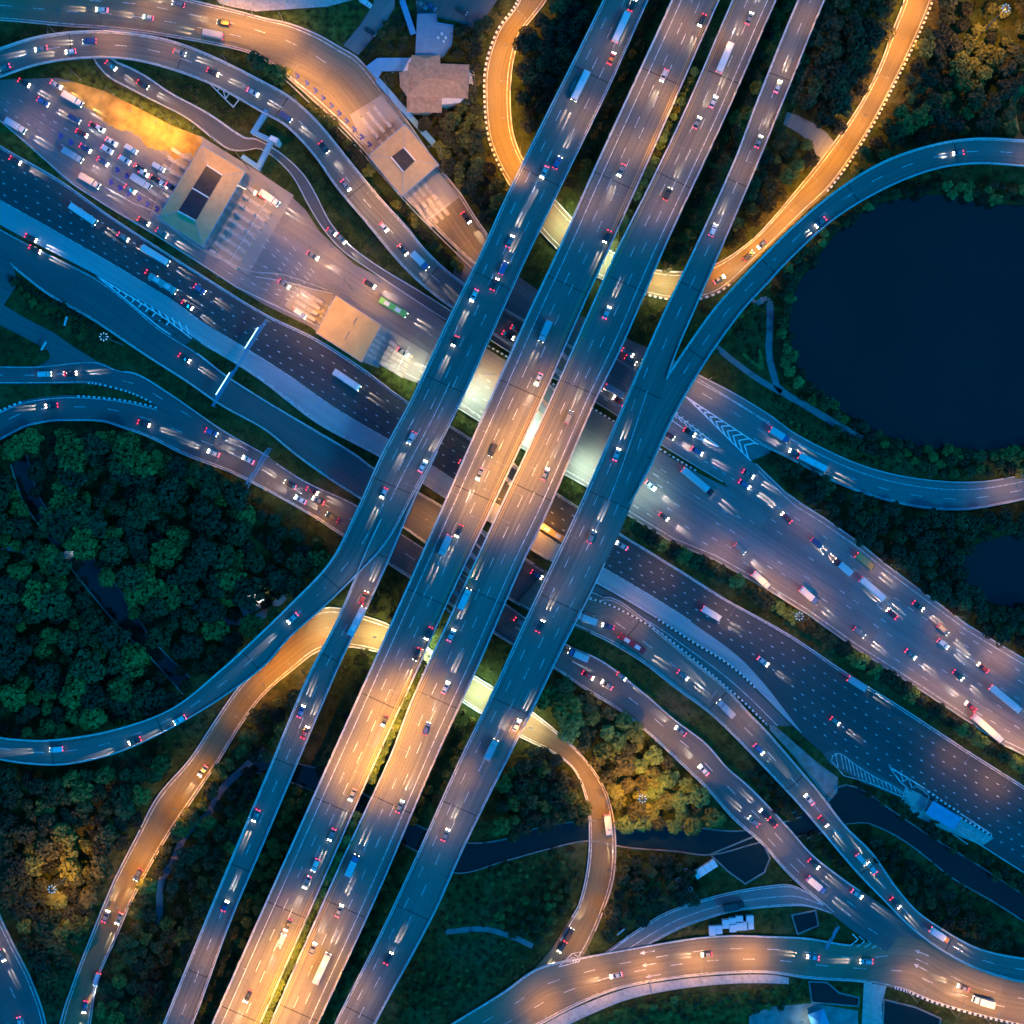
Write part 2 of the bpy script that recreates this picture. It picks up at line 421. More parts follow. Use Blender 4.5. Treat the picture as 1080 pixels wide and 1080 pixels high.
WATER = []
def water(name, pts, label, rim=True, rimmat='conc_dark', curve=False, w=.5, skip=()):
    if curve: pts = spline(list(pts) + [pts[0]], 90)[:-1]
    q = [W(x, y, .12) for x, y in pts]; mb = MB()
    tri = tessellate_polygon([[Vector((p[0], p[1], 0)) for p in q]]); mb.add(q, [tuple(t) for t in tri])
    o = mb.build(name, M['water']); fix_up(o); tag(o, label, kind='structure')
    ZONES.append((np.array([p[:2] for p in q]), -1))
    if rim:
        rb = MB(); n = len(q)
        for i in range(n):
            if i in skip: continue
            a = Vector(q[i]); b = Vector(q[(i + 1) % n]); d = b - a
            if d.length < .1: continue
            rb.box(((a.x + b.x) / 2, (a.y + b.y) / 2, .27), (d.length + w * .6, w, .5 + .003 * (i % 2)), math.atan2(d.y, d.x))
        r = rb.build('retaining_wall', M[rimmat]); tag(r, label.replace('dark', 'pale concrete wall round the').split(' water')[0], 'retaining wall')
        return o, r
    return o
water('pond', [(832, 345), (838, 308), (862, 272), (890, 238), (930, 214), (985, 205), (1040, 214), (1110, 225), (1190, 300), (1200, 400), (1110, 462), (1040, 474), (990, 474), (940, 462), (898, 440), (862, 412), (838, 382)],
      'large still dark pond inside the right-hand loop', rim=False, curve=True)
water('pond', [(1010, 602), (1022, 580), (1048, 568), (1100, 562), (1150, 590), (1120, 650), (1072, 642), (1038, 632)], 'small dark pond at the right edge below the loop', rim=False, curve=True)
RW = []
def canal(L, Rr, label, wl=True):
    r = Rib(L, Rr, .03 if not label.startswith('wide') else .045)
    o = r.surf('canal', M['water']); tag(o, label, kind='structure')
    for k, side in (('L', 'first'), ('R', 'second')):
        e = r.edge_wall('retaining_wall', M['conc_dark' if wl else 'conc_dark'], k, w=-.5, h=.55)
        RW.append((e, label, k))
    return r
cn1 = canal([(12, 490), (26, 530), (65, 584), (78, 602), (129, 664), (161, 695), (194, 732)], [(28, 480), (44, 530), (83, 571), (112, 606), (135, 634), (158, 672), (200, 715)], 'narrow dark canal through the wood on the left')
cn2 = canal([(270, 794), (311, 805), (345, 815), (384, 838), (425, 862), (449, 875), (490, 889), (530, 886), (569, 873), (620, 866), (665, 869), (732, 873), (775, 877), (810, 872), (845, 862)],
            [(262, 812), (300, 822), (336, 836), (376, 858), (418, 886), (442, 898), (478, 921), (530, 908), (577, 895), (620, 886), (660, 893), (712, 897), (750, 901), (800, 888), (850, 880)], 'dark canal passing under the viaducts in the lower middle')
cn3 = canal([(835, 858), (872, 842), (886, 829), (904, 831), (943, 857), (982, 883), (1033, 914), (1080, 945), (1240, 1045)], [(850, 884), (880, 872), (898, 864), (930, 873), (961, 891), (1007, 927), (1044, 948), (1080, 971), (1240, 1075)], 'wide dark canal at the lower right below the bus shelter')
water('canal', [(749, 901), (800, 880), (812, 905), (806, 920), (786, 932), (768, 919)], 'short canal basin beside the two-lane slip road', rim=True)
water('pond', [(835, 965), (860, 960), (863, 976), (841, 985)], 'small square drainage pond above the curved road')
water('pond', [(853, 1035), (872, 1036), (885, 1047), (906, 1052), (905, 1061), (856, 1057)], 'L-shaped drainage pond left of the footbridge')
water('pond', [(932, 1054), (965, 1062), (992, 1074), (990, 1090), (931, 1082)], 'dark drainage pond right of the footbridge')
lab = {('narrow', 'L'): 'thin concrete bank wall on the lower left side of the wood canal', ('narrow', 'R'): 'thin concrete bank wall on the upper right side of the wood canal',
       ('dark c', 'L'): 'upper concrete bank wall of the canal under the viaducts', ('dark c', 'R'): 'lower concrete bank wall of the canal under the viaducts',
       ('wide d', 'L'): 'concrete bank wall of the wide canal on the bus shelter side', ('wide d', 'R'): 'long concrete bank wall of the wide canal on the ramp side'}
for o, l, k in RW: tag(o, lab[(l[:6], k)], 'retaining wall')

# ------------------------------------------------------------------ carriageways at grade
def road(name, rib, mat, label, marks=None, dz=0.0):
    o = rib.surf(name, M[mat], dz=dz); tag(o, label, kind='structure')
    if marks: marks(rib, o)
    return o
def lm(fn_list, parent, mat='paint'):
    mb = MB(); fn_list(mb); return mb.build('lane_marking', M[mat], parent)

NEdir = math.atan2(-(797 - 100), (1080 - 0) )  # rough heading of the expressway in world axes
# toll plaza and the wide carriageway under the viaducts
plaza = [(-160, 0), (-160, -20), (0, 84), (60, 82), (100, 92), (150, 112), (197, 134), (215, 146), (251, 168), (270, 179), (296, 197), (322, 221), (337, 244), (356, 262), (374, 279), (425, 305), (467, 338), (530, 378), (580, 405), (640, 441), (696, 476), (730, 496), (763, 512), (800, 532), (843, 531), (870, 548), (903, 571), (935, 597), (966, 620), (1020, 660), (1080, 696), (1300, 842),
         (1300, 960), (1080, 797), (1059, 787), (1023, 763), (968, 727), (904, 686), (852, 649), (810, 623), (755, 592), (711, 574), (660, 543), (618, 514), (595, 501), (550, 473), (506, 445), (482, 428), (437, 402), (405, 386), (381, 378), (332, 347), (280, 322), (243, 300), (207, 276), (166, 250), (114, 219), (78, 196), (65, 187), (47, 168), (21, 145), (0, 127), (-160, 34)]
po = poly_surf('road', plaza, .20, M['plaza'], R(-33))
tag(po, 'wide toll plaza carriageway running diagonally under the viaducts', kind='structure')
# carriageway above it (right of the curved ramp)
nl = [(486, 234), (514, 262), (545, 290), (590, 322), (660, 356), (700, 378), (737, 396), (775, 418), (812, 442), (812, 478), (792, 486), (800, 491), (828, 519), (850, 537), (840, 575), (800, 560), (763, 508), (730, 488), (696, 467), (640, 430), (600, 406), (560, 385), (517, 357), (476, 325), (478, 290)]
no = poly_surf('road', nl, .24, M['plaza'], R(-33))
tag(no, 'multi-lane carriageway between the toll ramp and the right-hand loop', kind='structure')
mb = MB()
for f in (.2, .4, .6, .8):
    pass
EXu = [(-150, 55), (0, 153), (62, 189), (117, 228), (166, 260), (207, 286), (280, 331), (332, 356), (381, 387), (431, 424), (476, 449), (498, 463), (560, 502), (600, 528), (652, 561), (711, 597), (763, 630), (810, 656), (839, 673), (891, 708), (956, 749), (1020, 791), (1080, 829), (1300, 975)]
EXl = [(-150, 148), (0, 238), (50, 264), (102, 291), (140, 313), (176, 335), (202, 356), (249, 384), (280, 405), (335, 447), (400, 482), (447, 511), (470, 526), (520, 553), (560, 580), (590, 598), (628, 616), (660, 634), (698, 657), (727, 676), (770, 703), (800, 730), (835, 765), (875, 800), (911, 822), (955, 842), (1025, 886), (1080, 921), (1300, 1064)]
ex = Rib(EXu, EXl, .28)
def ex_marks(r, o):
    mb = MB()
    a = 0
    for k, lane in enumerate((.17, .31, .45, .59)):
        r.dash(mb, lane, .27, 1.1, 4.9, 20, r.len, ph=(k % 2) * 2.5)
    for a0, a1 in (((r.find(640, 600)[0]), r.len),):
        for k, lane in enumerate((.70, .81)):
            r.dash(mb, lane, .27, 1.1, 4.9, r.find(840, 730)[0], a1, ph=(k % 2) * 2.5)
    r.strip(mb, .035, .28); 
    mb.build('lane_marking', M['paint'], o)
road('road', ex, 'asphalt_dark', 'broad dark expressway with rows of short dotted lane marks', ex_marks)
import bmesh
a1 = ex.find(842, 772)[0]; a0 = ex.find(720, 668)[0]; mb = MB(); vs = []; uv = []; ns = int(a1 / 2)
for a in np.linspace(0, a1, ns):
    t = max(0, (a - a0) / (a1 - a0)); f0 = .69 + .29 * t ** 1.3
    for f in (f0, (f0 + .985) / 2, .986):
        p = ex.pt(a, f); vs.append((p[0], p[1], p[2] + .03)); uv.append((f * float(np.interp(a, ex.s, ex.w)), a))
mb.add(vs, [(i * 3 + c, i * 3 + c + 1, i * 3 + c + 4, i * 3 + c + 3) for i in range(ns - 1) for c in (0, 1)]); mb.uv = uv
o = mb.build('road', M['asphalt_pale']); fix_up(o); tag(o, 'pale concrete hard shoulder along the lower side of the expressway', kind='structure')
mb = MB(); ex.strip(mb, .682, .25, 0, a0, .05); ex.strip(mb, .965, .3, ex.find(180, 340)[0], ex.find(790, 715)[0], .05); mb.build('lane_marking', M['paint'], o)

x2 = Rib([(-150, 150), (0, 241), (50, 267), (102, 293), (140, 322), (168, 346), (207, 371), (238, 395), (280, 422), (322, 447), (374, 478), (394, 493), (440, 518), (500, 553), (560, 592), (590, 610), (635, 635)],
         [(-150, 180), (0, 270), (15, 283), (52, 312), (93, 335), (110, 346), (156, 377), (197, 403), (233, 428), (280, 454), (309, 478), (348, 506), (381, 527), (430, 560), (480, 596), (520, 622), (575, 655)], .16)
def x2_marks(r, o):
    mb = MB(); r.strip(mb, .05, .25); r.strip(mb, .95, .25); mb.build('lane_marking', M['paint'], o)
road('road', x2, 'asphalt', 'plain blue-grey carriageway parallel to the expressway on its lower side', x2_marks)

poly_surf('road', [(-160, 150), (0, 262), (15, 283), (18, 300), (4, 322), (26, 335), (57, 351), (78, 366), (104, 382), (124, 391), (150, 399), (140, 407), (96, 402), (20, 396), (30, 387), (39, 386), (47, 383), (53, 377), (51, 370), (26, 356), (0, 343), (-160, 260)], .32, M['asphalt'], R(-25))['label'] = 'side road curving down from the carriageway at the left edge'
bpy.data.objects[-1] if False else None
for o in bpy.data.objects:
    if o.name.startswith('road') and 'kind' not in o: o['kind'] = 'structure'

l3 = Rib([(-110, 480), (0, 432), (26, 422), (65, 417), (101, 418), (140, 423), (178, 433), (233, 455), (275, 477), (322, 507), (374, 531), (440, 573), (500, 612), (556, 652), (597, 679), (634, 696), (675, 727), (711, 758), (745, 784), (768, 810), (787, 826), (810, 849), (833, 874), (857, 901), (886, 924), (909, 940), (924, 950), (961, 974), (1000, 1005)],
         [(-110, 520), (0, 465), (26, 451), (52, 445), (78, 444), (109, 445), (130, 452), (156, 461), (194, 480), (244, 499), (280, 517), (304, 530), (335, 548), (354, 561), (420, 602), (480, 642), (540, 680), (586, 706), (621, 730), (654, 750), (686, 776), (718, 806), (745, 832), (774, 865), (800, 887), (831, 922), (860, 948), (886, 971), (904, 985), (940, 1006), (975, 1022)], [(0, .36), (.55, .36), (.66, 1.2), (.88, 1.2), (.97, .40), (1, .40)])
def l3_marks(r, o):
    mb = MB()
    r.strip(mb, .10, .28, 0, r.find(168, 430)[0]); r.strip(mb, .04, .28, r.find(290, 490)[0], r.find(905, 945)[0]); r.strip(mb, .93, .28, 0, r.find(880, 960)[0])
    r.dash(mb, .45, .22, 4.5, 12.6, 10, r.len - 30)
    r.dash(mb, .72, .22, 4.5, 12.6, r.find(780, 850)[0], r.len - 12, ph=4)
    r.dash(mb, .04, .3, 2, 4, r.find(180, 436)[0], r.find(285, 485)[0])
    mb.build('lane_marking', M['paint'], o)
road('road', l3, 'asphalt', 'long road curving from the left edge to the lower right', l3_marks)
l2 = Rib([(-150, 384), (0, 386), (40, 386), (100, 381), (124, 390), (145, 394), (181, 416), (233, 452), (285, 482)],
         [(-150, 403), (0, 405), (60, 405), (96, 405), (117, 409), (145, 418), (175, 434), (215, 456), (255, 478)], .40)
def l2_marks(r, o):
    mb = MB(); r.strip(mb, .06, .25, 0, None); r.strip(mb, .92, .25, 0, r.find(160, 425)[0]); r.dash(mb, .5, .22, 4.5, 12.6); mb.build('lane_marking', M['paint'], o)
road('road', l2, 'asphalt', 'straight side road joining from the left edge above the curve', l2_marks)

r2L = [(575, 601), (590, 610), (623, 630), (646, 630), (675, 649), (706, 675), (737, 701), (763, 722), (789, 750), (812, 774), (836, 802), (865, 836), (891, 870), (919, 898), (945, 935), (968, 961), (997, 981), (1033, 1000), (1080, 1010), (1300, 1034)]
r2R = [(545, 634), (570, 648), (610, 662), (634, 673), (675, 697), (711, 725), (750, 754), (779, 782), (803, 807), (836, 842), (868, 879), (902, 919), (930, 948), (961, 979), (997, 1005), (1033, 1023), (1080, 1036), (1300, 1064)]
r2 = Rib(r2L, r2R, [(0, .44), (.25, .44), (.42, 4.5), (.8, 5.0), (1, 4.5)])
r3 = Rib([(590, 598), (628, 617), (660, 635), (698, 658), (727, 677), (770, 704), (800, 731), (835, 766)], [(585, 612), (618, 630), (646, 640), (690, 664), (722, 688), (755, 716), (785, 742), (808, 765)], .22)
def r3_marks(r, o):
    mb = MB(); r.strip(mb, .55, .25); lines(mb, spline([(640, 648), (650, 649), (661, 654), (680, 667), (702, 680), (722, 686)], 20), .25, .26); mb.build('lane_marking', M['paint'], o)
road('road', r3, 'asphalt', 'narrow slip lane between the expressway and the lower ramp', r3_marks)

# S curve along the bottom
sr = Rib([(380, 1140), (440, 1101), (488, 1072), (530, 1046), (564, 1022), (590, 1014), (616, 1009), (660, 1001), (732, 989), (771, 986), (810, 987), (852, 989), (901, 996), (940, 988), (975, 992), (1000, 1006), (1033, 1024), (1080, 1037), (1300, 1062)],
         [(450, 1155), (510, 1112), (540, 1095), (569, 1081), (605, 1062), (632, 1050), (660, 1041), (711, 1032), (763, 1027), (810, 1026), (852, 1032), (914, 1036), (937, 1041), (960, 1048), (981, 1057), (1033, 1072), (1080, 1083), (1180, 1104), (1300, 1128)], .46)
def sr_marks(r, o):
    mb = MB(); r.strip(mb, .04, .28, 0, r.find(895, 1000)[0]); r.strip(mb, .95, .28)
    r.dash(mb, .36, .22, 4.5, 14, 0); r.dash(mb, .64, .22, 4.5, 14, 0, ph=5)
    # arrows
    for (x, y) in ((684, 1004), (686, 1017), (690, 1029), (974, 1006), (972, 1021)):
        a, f = r.find(x, y); p = r.pt(a, f); t = r.tan(a); q = np.array([-t[1], t[0], 0])
        for sgn in (1, -1):
            pass
        z = np.array([0, 0, .022])
        mb.add([p - t * 2 + q * .15 + z, p - t * 2 - q * .15 + z, p + t * 2.4 - q * .15 + z, p + t * 2.4 + q * .15 + z], [(0, 1, 2, 3)])
        mb.add([p - t * 3.4 + z, p - t * 1.6 - q * .8 + z, p - t * 1.6 + q * .8 + z], [(0, 1, 2)])
    mb.build('lane_marking', M['paint'], o)
road('road', sr, 'lamp_tint_mild', 'wide lamp-lit road curving along the bottom edge', sr_marks)
fw = Rib([(540, 1098), (569, 1083), (605, 1064), (660, 1043), (711, 1034), (763, 1029), (810, 1028), (832, 1031)], [(560, 1103), (585, 1089), (612, 1075), (660, 1055), (711, 1044), (763, 1038), (810, 1037), (832, 1038)], .50)
tag(fw.surf('pavement', M['pave']), 'pale footway along the outside of the bottom curve', kind='structure')

# loop road passing under the viaducts at the lower left
y1 = [(540, 1040), (564, 1021), (582, 1000), (597, 976), (610, 953), (619, 914), (621, 878), (618, 845), (605, 812), (582, 794), (551, 779), (520, 761), (488, 741), (450, 715), (415, 694), (370, 683), (337, 687), (309, 707), (280, 732), (258, 760), (233, 800), (207, 839), (171, 893), (140, 950), (122, 992), (104, 1033), (96, 1079), (80, 1180)]
y2 = [(590, 1040), (616, 1007), (634, 968), (647, 930), (650, 898), (648, 865), (640, 834), (620, 803), (597, 779), (561, 750), (520, 724), (499, 711), (455, 685), (410, 658), (384, 649), (356, 640), (332, 642), (300, 668), (270, 704), (249, 727), (221, 768), (200, 800), (166, 839), (143, 883), (119, 930), (98, 981), (78, 1033), (63, 1079), (45, 1180)]
yr = Rib(y1, y2, .38)
def yr_marks(r, o):
    mb = MB(); a1 = r.find(600, 960)[0]; r.strip(mb, .10, .28, 20); r.strip(mb, .88 if True else 0, .28, 14)
    mb.build('lane_marking', M['paint'], o)
road('road', yr, 'lamp_tint', 'loop road lit orange, winding under the viaducts to the lower left', yr_marks)
zr = Rib([(-60, 800), (-22, 900), (0, 963), (15, 995), (34, 1033), (49, 1079), (62, 1180)], [(-130, 840), (-85, 930), (-58, 990), (-40, 1025), (-20, 1062), (-6, 1095), (8, 1180)], .34)
def zr_marks(r, o):
    mb = MB(); r.strip(mb, .08, .28); r.dash(mb, .4, .3); r.dash(mb, .68, .3); mb.build('lane_marking', M['paint'], o)
road('road', zr, 'asphalt', 'blue-grey road crossing the bottom left corner', zr_marks)
# loop road at the top under the viaducts
u1 = [(552, -110), (548, -40), (545, 0), (524, 31), (511, 70), (510, 109), (514, 145), (525, 174), (540, 200), (566, 240), (600, 274), (640, 298), (679, 311), (709, 317), (740, 316), (765, 305), (800, 271), (849, 224), (878, 197), (917, 140), (945, 88), (968, 41), (985, 0), (1020, -110)]
u2 = [(612, -110), (592, -40), (578, 0), (551, 34), (540, 78), (540, 130), (549, 162), (566, 188), (584, 208), (606, 232), (636, 258), (665, 276), (691, 284), (722, 286), (755, 278), (778, 264), (800, 246), (834, 207), (867, 166), (904, 114), (927, 70), (940, 34), (953, 0), (985, -110)]
ur = Rib(u1, u2, .38)
def ur_marks(r, o):
    mb = MB(); r.strip(mb, .14, .25); r.strip(mb, .86, .25); mb.build('lane_marking', M['paint'], o)
road('road', ur, 'lamp_tint', 'loop road lit orange, passing under the viaducts at the top', ur_marks)
# road through the upper toll booth
tr = Rib([(-150, -40), (0, -24), (60, -18), (150, -12), (220, 4), (250, 11), (280, 19), (304, 24), (335, 36), (358, 49), (379, 62), (410, 101), (431, 129), (462, 174), (485, 202), (500, 226), (514, 246), (540, 280)],
         [(-150, 18), (0, 22), (67, 28), (111, 31), (156, 36), (207, 44), (242, 51), (270, 59), (290, 72), (306, 85), (335, 111), (363, 137), (387, 163), (425, 207), (451, 233), (477, 259), (498, 277), (530, 305)], .30)
def tr_marks(r, o):
    mb = MB(); r.strip(mb, .93, .28); a0 = r.find(375, 120)[0]
    r.strip(mb, .07, .28); 
    r.dash(mb, .36, .22, 4.5, 12.6, 0, a0 - 10); r.dash(mb, .64, .22, 4.5, 12.6, 0, a0 - 50, ph=4)
    lines(mb, [(306, 82), (330, 100), (385, 150), (395, 161)], .28, .33)
    mb.build('lane_marking', M['paint'], o)
    m2 = MB()
    for x, y in ((314, 80), (324, 87), (333, 95), (341, 103), (350, 111), (358, 119), (366, 127), (374, 136), (382, 144), (390, 152)):
        lines(m2, [(x - 2.2, y - 2.4), (x + 2.0, y + .8), (x - 2.0, y + 2.6)], .8, .34)
    m2.build('chevron_marking', M['paint_b'], o)
road('road', tr, 'lamp_tint_mild', 'lamp-lit road feeding the upper toll gate', tr_marks)
q = poly_surf('pavement', [(210, -20), (400, -20), (400, -6), (372, 0), (345, 7), (300, 10), (270, 12), (248, 8), (232, 4)], .36, M['pave'], 0, zone=True); tag(q, 'sandy lit pavement along the top edge', kind='structure')
br = Rib([(112, 54), (122, 64), (138, 71), (156, 81), (181, 98), (220, 119), (259, 145), (270, 146), (296, 161), (319, 182), (332, 202), (348, 233), (368, 257), (397, 279), (440, 305), (480, 330)],
         [(88, 48), (97, 62), (111, 80), (133, 92), (156, 104), (197, 125), (226, 148), (251, 163), (271, 156), (291, 168), (309, 187), (324, 215), (340, 241), (360, 264), (384, 281), (430, 312), (470, 338)], .34)
def br_marks(r, o):
    mb = MB(); r.strip(mb, .08, .22); r.strip(mb, .92, .22); mb.build('lane_marking', M['paint'], o)
road('road', br, 'asphalt', 'narrow service road between the toll plaza and the curved ramp', br_marks)
wr = Rib([(620, 1018), (641, 1002), (668, 983), (696, 965), (720, 955), (745, 947), (778, 939), (810, 934), (834, 933), (860, 945)], [(675, 1003), (685, 997), (700, 988), (718, 979), (737, 972), (756, 966), (776, 961), (810, 957), (852, 956), (884, 966)], .42)
def wr_marks(r, o):
    mb = MB(); r.strip(mb, .12, .28); r.strip(mb, .55, .25); r.strip(mb, .92, .25); mb.build('lane_marking', M['paint'], o)
road('road', wr, 'asphalt_mid', 'short two-lane slip road above the bottom curve', wr_marks)
q = poly_surf('road', [(362, 48), (378, 58), (392, 42), (408, 22), (416, 8), (418, -30), (396, -30), (394, 4), (380, 26)], .33, M['asphalt_mid'], 1); tag(q, 'short driveway rising to the car park at the top', kind='structure')
q = poly_surf('car_park', [(430, -60), (560, -60), (522, 4), (506, 26), (498, 30), (480, 22), (440, 14)], .28, M['asphalt'], 1); tag(q, 'dim teal car park at the top beside the office', kind='structure')
q = poly_surf('road', [(830, 118), (842, 122), (858, 130), (872, 140), (880, 150), (864, 172), (858, 156), (845, 142), (826, 131)], .34, M['asphalt_mid'], 1); tag(q, 'short spur joining the orange loop road at the upper right', kind='structure')
q = poly_surf('pavement', [(911, 1036), (935, 1040), (930, 1060), (932, 1120), (906, 1120), (910, 1060)], .48, M['pave'], 1); tag(q, 'pale concrete path running off the bottom edge', kind='structure')
q = poly_surf('pavement', [(811, 761), (818, 766), (864, 806), (884, 820), (883, 836), (874, 846), (862, 830), (836, 796), (812, 770)], .12, M['conc_dark'], 1, zone=True); tag(q, 'bare concrete slab beside the lower ramp', kind='structure')
def path(pts, w, label, z=.10, mat='path'):
    mb = MB(); lines(mb, spline(pts, 60), w, z); o = mb.build('path', M[mat]); tag(o, label, kind='structure')
    q = np.array([W(x, y, 0)[:2] for x, y in spline(pts, 30)]); t = np.gradient(q, axis=0); n = np.c_[-t[:, 1], t[:, 0]] / np.hypot(*t.T)[:, None] * w / 2
    ZONES.append((np.vstack([q + n, (q - n)[::-1]]), 0)); return o
path([(794, 320), (810, 317), (812, 345), (811, 370), (815, 392), (822, 410), (850, 428), (880, 446), (909, 463)], 2.6, 'park path between the topiary garden and the pond')
path([(744, 356), (770, 378), (800, 400), (824, 414)], 2.2, 'dim park path below the topiary garden')
path([(470, 983), (510, 980), (540, 988), (562, 998)], 2.0, 'faint path across the lower lawn')
path([(280, 790), (255, 812), (232, 835), (220, 858), (196, 880), (182, 910), (170, 930), (168, 975)], 2.6, 'narrow track beside the lower left loop road')
path([(1080, 90), (1068, 110), (1072, 140), (1080, 150)], 3, 'reddish track at the right edge', mat='dirt')
path([(180, 615), (200, 634), (225, 652), (245, 655), (270, 652), (288, 640), (300, 628)], 3, 'dim lane leading to the small house in the wood')
path([(0, 576), (30, 582), (52, 594), (68, 588)], 2.5, 'narrow path leading to the canal footbridge')

# ---- lawns, earth
q = poly_surf('grass', [(0, 128), (0, 153), (30, 172), (62, 190), (80, 200), (64, 187), (46, 168), (21, 145)], .06, M['lawn'], 0, zone=False); tag(q, 'dark grass wedge between plaza and expressway', kind='stuff')
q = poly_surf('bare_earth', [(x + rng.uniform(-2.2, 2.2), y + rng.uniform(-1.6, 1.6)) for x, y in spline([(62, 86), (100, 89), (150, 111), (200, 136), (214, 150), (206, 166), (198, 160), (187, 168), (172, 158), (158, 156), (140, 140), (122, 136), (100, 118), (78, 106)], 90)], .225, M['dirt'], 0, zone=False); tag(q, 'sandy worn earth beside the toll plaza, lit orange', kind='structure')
q = poly_surf('grass', [(56, 70), (92, 66), (110, 84), (150, 106), (200, 130), (219, 146), (206, 142), (180, 132), (150, 116), (110, 96), (70, 84)], .245, M['lawn'], 0, zone=False); tag(q, 'thin grass verge above the sandy earth', kind='stuff')
q = poly_surf('grass', [(280, 18), (300, 12), (350, 8), (384, -4), (396, 0), (380, 24), (358, 46), (335, 34), (304, 22)], .05, M['lawn'], 0, zone=False); tag(q, 'lawn triangle beside the top pavement', kind='stuff')
q = poly_surf('grass', [(400, 385), (437, 404), (448, 400), (440, 412), (430, 420), (400, 398)], .262, M['lawn'], 0, zone=False); tag(q, 'green strip below the lower toll canopy', kind='stuff')
q = poly_surf('grass', [(366, 690), (400, 692), (420, 702), (395, 705), (372, 700)], .07, M['lawn'], 0, zone=False); tag(q, 'bright grass patch under the viaducts', kind='stuff')
q = poly_surf('grass', [(840, 1037), (911, 1043), (909, 1080), (600, 1100), (600, 1078), (700, 1052), (800, 1042)], .06, M['lawn'], 0, zone=False); tag(q, 'lawn along the bottom edge below the footway', kind='stuff')
q = poly_surf('bare_earth', [(812, 1062), (855, 1058), (905, 1066), (905, 1100), (790, 1100), (790, 1072)], .09, M['conc_dark'], 0, zone=False); tag(q, 'pale bare yard around the tent at the bottom', kind='structure')

# ---- paint on the plaza and gores
def gore(outline, stripes, label_parent, z, w=.28):
    mb = MB()
    for ln in outline: lines(mb, ln, w, z)
    for ln in stripes: lines(mb, ln, w * 1.2, z + .004)
    return mb.build('chevron_marking', M['paint_new'], label_parent)
def lerp(a, b, t): return (a[0] + (b[0] - a[0]) * t, a[1] + (b[1] - a[1]) * t)
# gore 1 (right of the right-hand loop deck)
st = []
A, B, C = (723, 418), (800, 469), (792, 486)
for k in range(10):
    t = .17 + k * .088; a = lerp(A, B, t); b = lerp(A, C, t); m_ = lerp(a, b, .45); st.append([a, (m_[0] - 4.5 - 4 * t, m_[1] - 3 - 2 * t), b])
gore([[A, B], [A, C]], st, no, .29, .38)
A, B, C = (700, 428), (742, 460), (757, 472); st = []
for k in range(8):
    x = 705 + k * 5.4; y = 432 + k * 4.4; st.append([(x + 5, y - 1), (x, y + 0), (x + 4, y + 5)])
gore([[(697, 425), (745, 461), (758, 471)], [(700, 437), (735, 462), (757, 471)]], st, no, .29, .3)
mb = MB()
for off, a0, a1 in ((0, 520, 700),):
    pass
for (p, q_) in (((520, 345), (700, 457)), ((640, 372), (700, 410))):
    lines(mb, [p, q_], .25, .29)
for k in range(40):
    for off in (0, 12):
        x = 560 + k * 9.6; y = 372 + k * 6.0 + off
        if 560 < x < 930 and off < 13: lines(mb, [(x, y - off), (x + 4, y - off + 2.5)], .25, .29) if off == 0 and x < 830 else None
lines(mb, [(737, 400), (812, 446)], .25, .292); lines(mb, [(800, 497), (828, 524), (843, 537)], .28, .292)
mb.build('lane_marking', M['paint'], no)
# plaza lane lines
mb = MB(); up = [(843, 536), (870, 553), (903, 576), (935, 602), (966, 625), (1020, 665), (1080, 701), (1300, 848)]; lines(mb, up, .3, .26)
dn = [(1300, 954), (1080, 791), (1059, 781), (1023, 757), (968, 721), (904, 680), (852, 643), (810, 617), (755, 586), (711, 568), (660, 537), (618, 508), (595, 495), (550, 467), (506, 439), (482, 422), (437, 398), (405, 382)]
lines(mb, dn, .3, .26)
for row in range(1, 9):
    f = row / 9
    for k in range(70):
        x = 660 + k * 14.5 + (row % 3) * 4
        if x > 1150: break
        yu = np.interp(x, [600, 700, 763, 843, 966, 1080, 1300], [420, 478, 512, 536, 625, 701, 848]); yd = np.interp(x, [595, 660, 711, 755, 810, 852, 904, 968, 1023, 1080, 1300], [495, 537, 568, 586, 617, 643, 680, 721, 757, 791, 954])
        y = yu + (yd - yu) * f
        if rng.random() < (.30 if x < 800 else .45): lines(mb, [(x, y), (x + 5.5, y + 3.6)], .24, .26)
for row in range(9):
    for k in range(9):
        x = 452 + k * 9 + row * -1.5; y = 352 + k * 6 + row * 6.5
        if rng.random() < .55: lines(mb, [(x, y), (x + 4, y + 2.6)], .22, .26)
for row in range(7):
    for k in range(10):
        x = 8 + k * 12 + row * -2; y = 98 + k * 7.4 + row * 8.5
        if y < 120 + x * .55 + 5 and rng.random() < .5 and x < 130: lines(mb, [(x, y), (x + 4, y + 2.6)], .22, .26)
lines(mb, [(110, 197), (125, 205), (140, 214), (160, 222)], .25, .262); lines(mb, [(118, 185), (150, 205), (168, 216)], .25, .262)
# lane lines fanning out between the two toll gates
for k in range(9):
    p = (262 + k * -5.6, 205 + k * 9); q_ = (335 + k * -3, 292 + k * 3.4)
    for j in range(6):
        t = .25 + j * .13
        if rng.random() < .8: lines(mb, [lerp(p, q_, t), lerp(p, q_, t + .05)], .22, .262)
mb.build('lane_marking', M['paint'], po)
mb = MB()
for x, y in ((64, 143), (75, 150), (117, 192), (127, 198), (136, 204), (147, 209), (156, 215), (166, 220), (124, 179), (134, 185)):
    lines(mb, [(x - 2.2, y - 2.4), (x + 2.0, y + .4), (x - 2.2, y + 2.6)], 1.0, .26)
mb.build('chevron_marking', M['paint_b'], po)
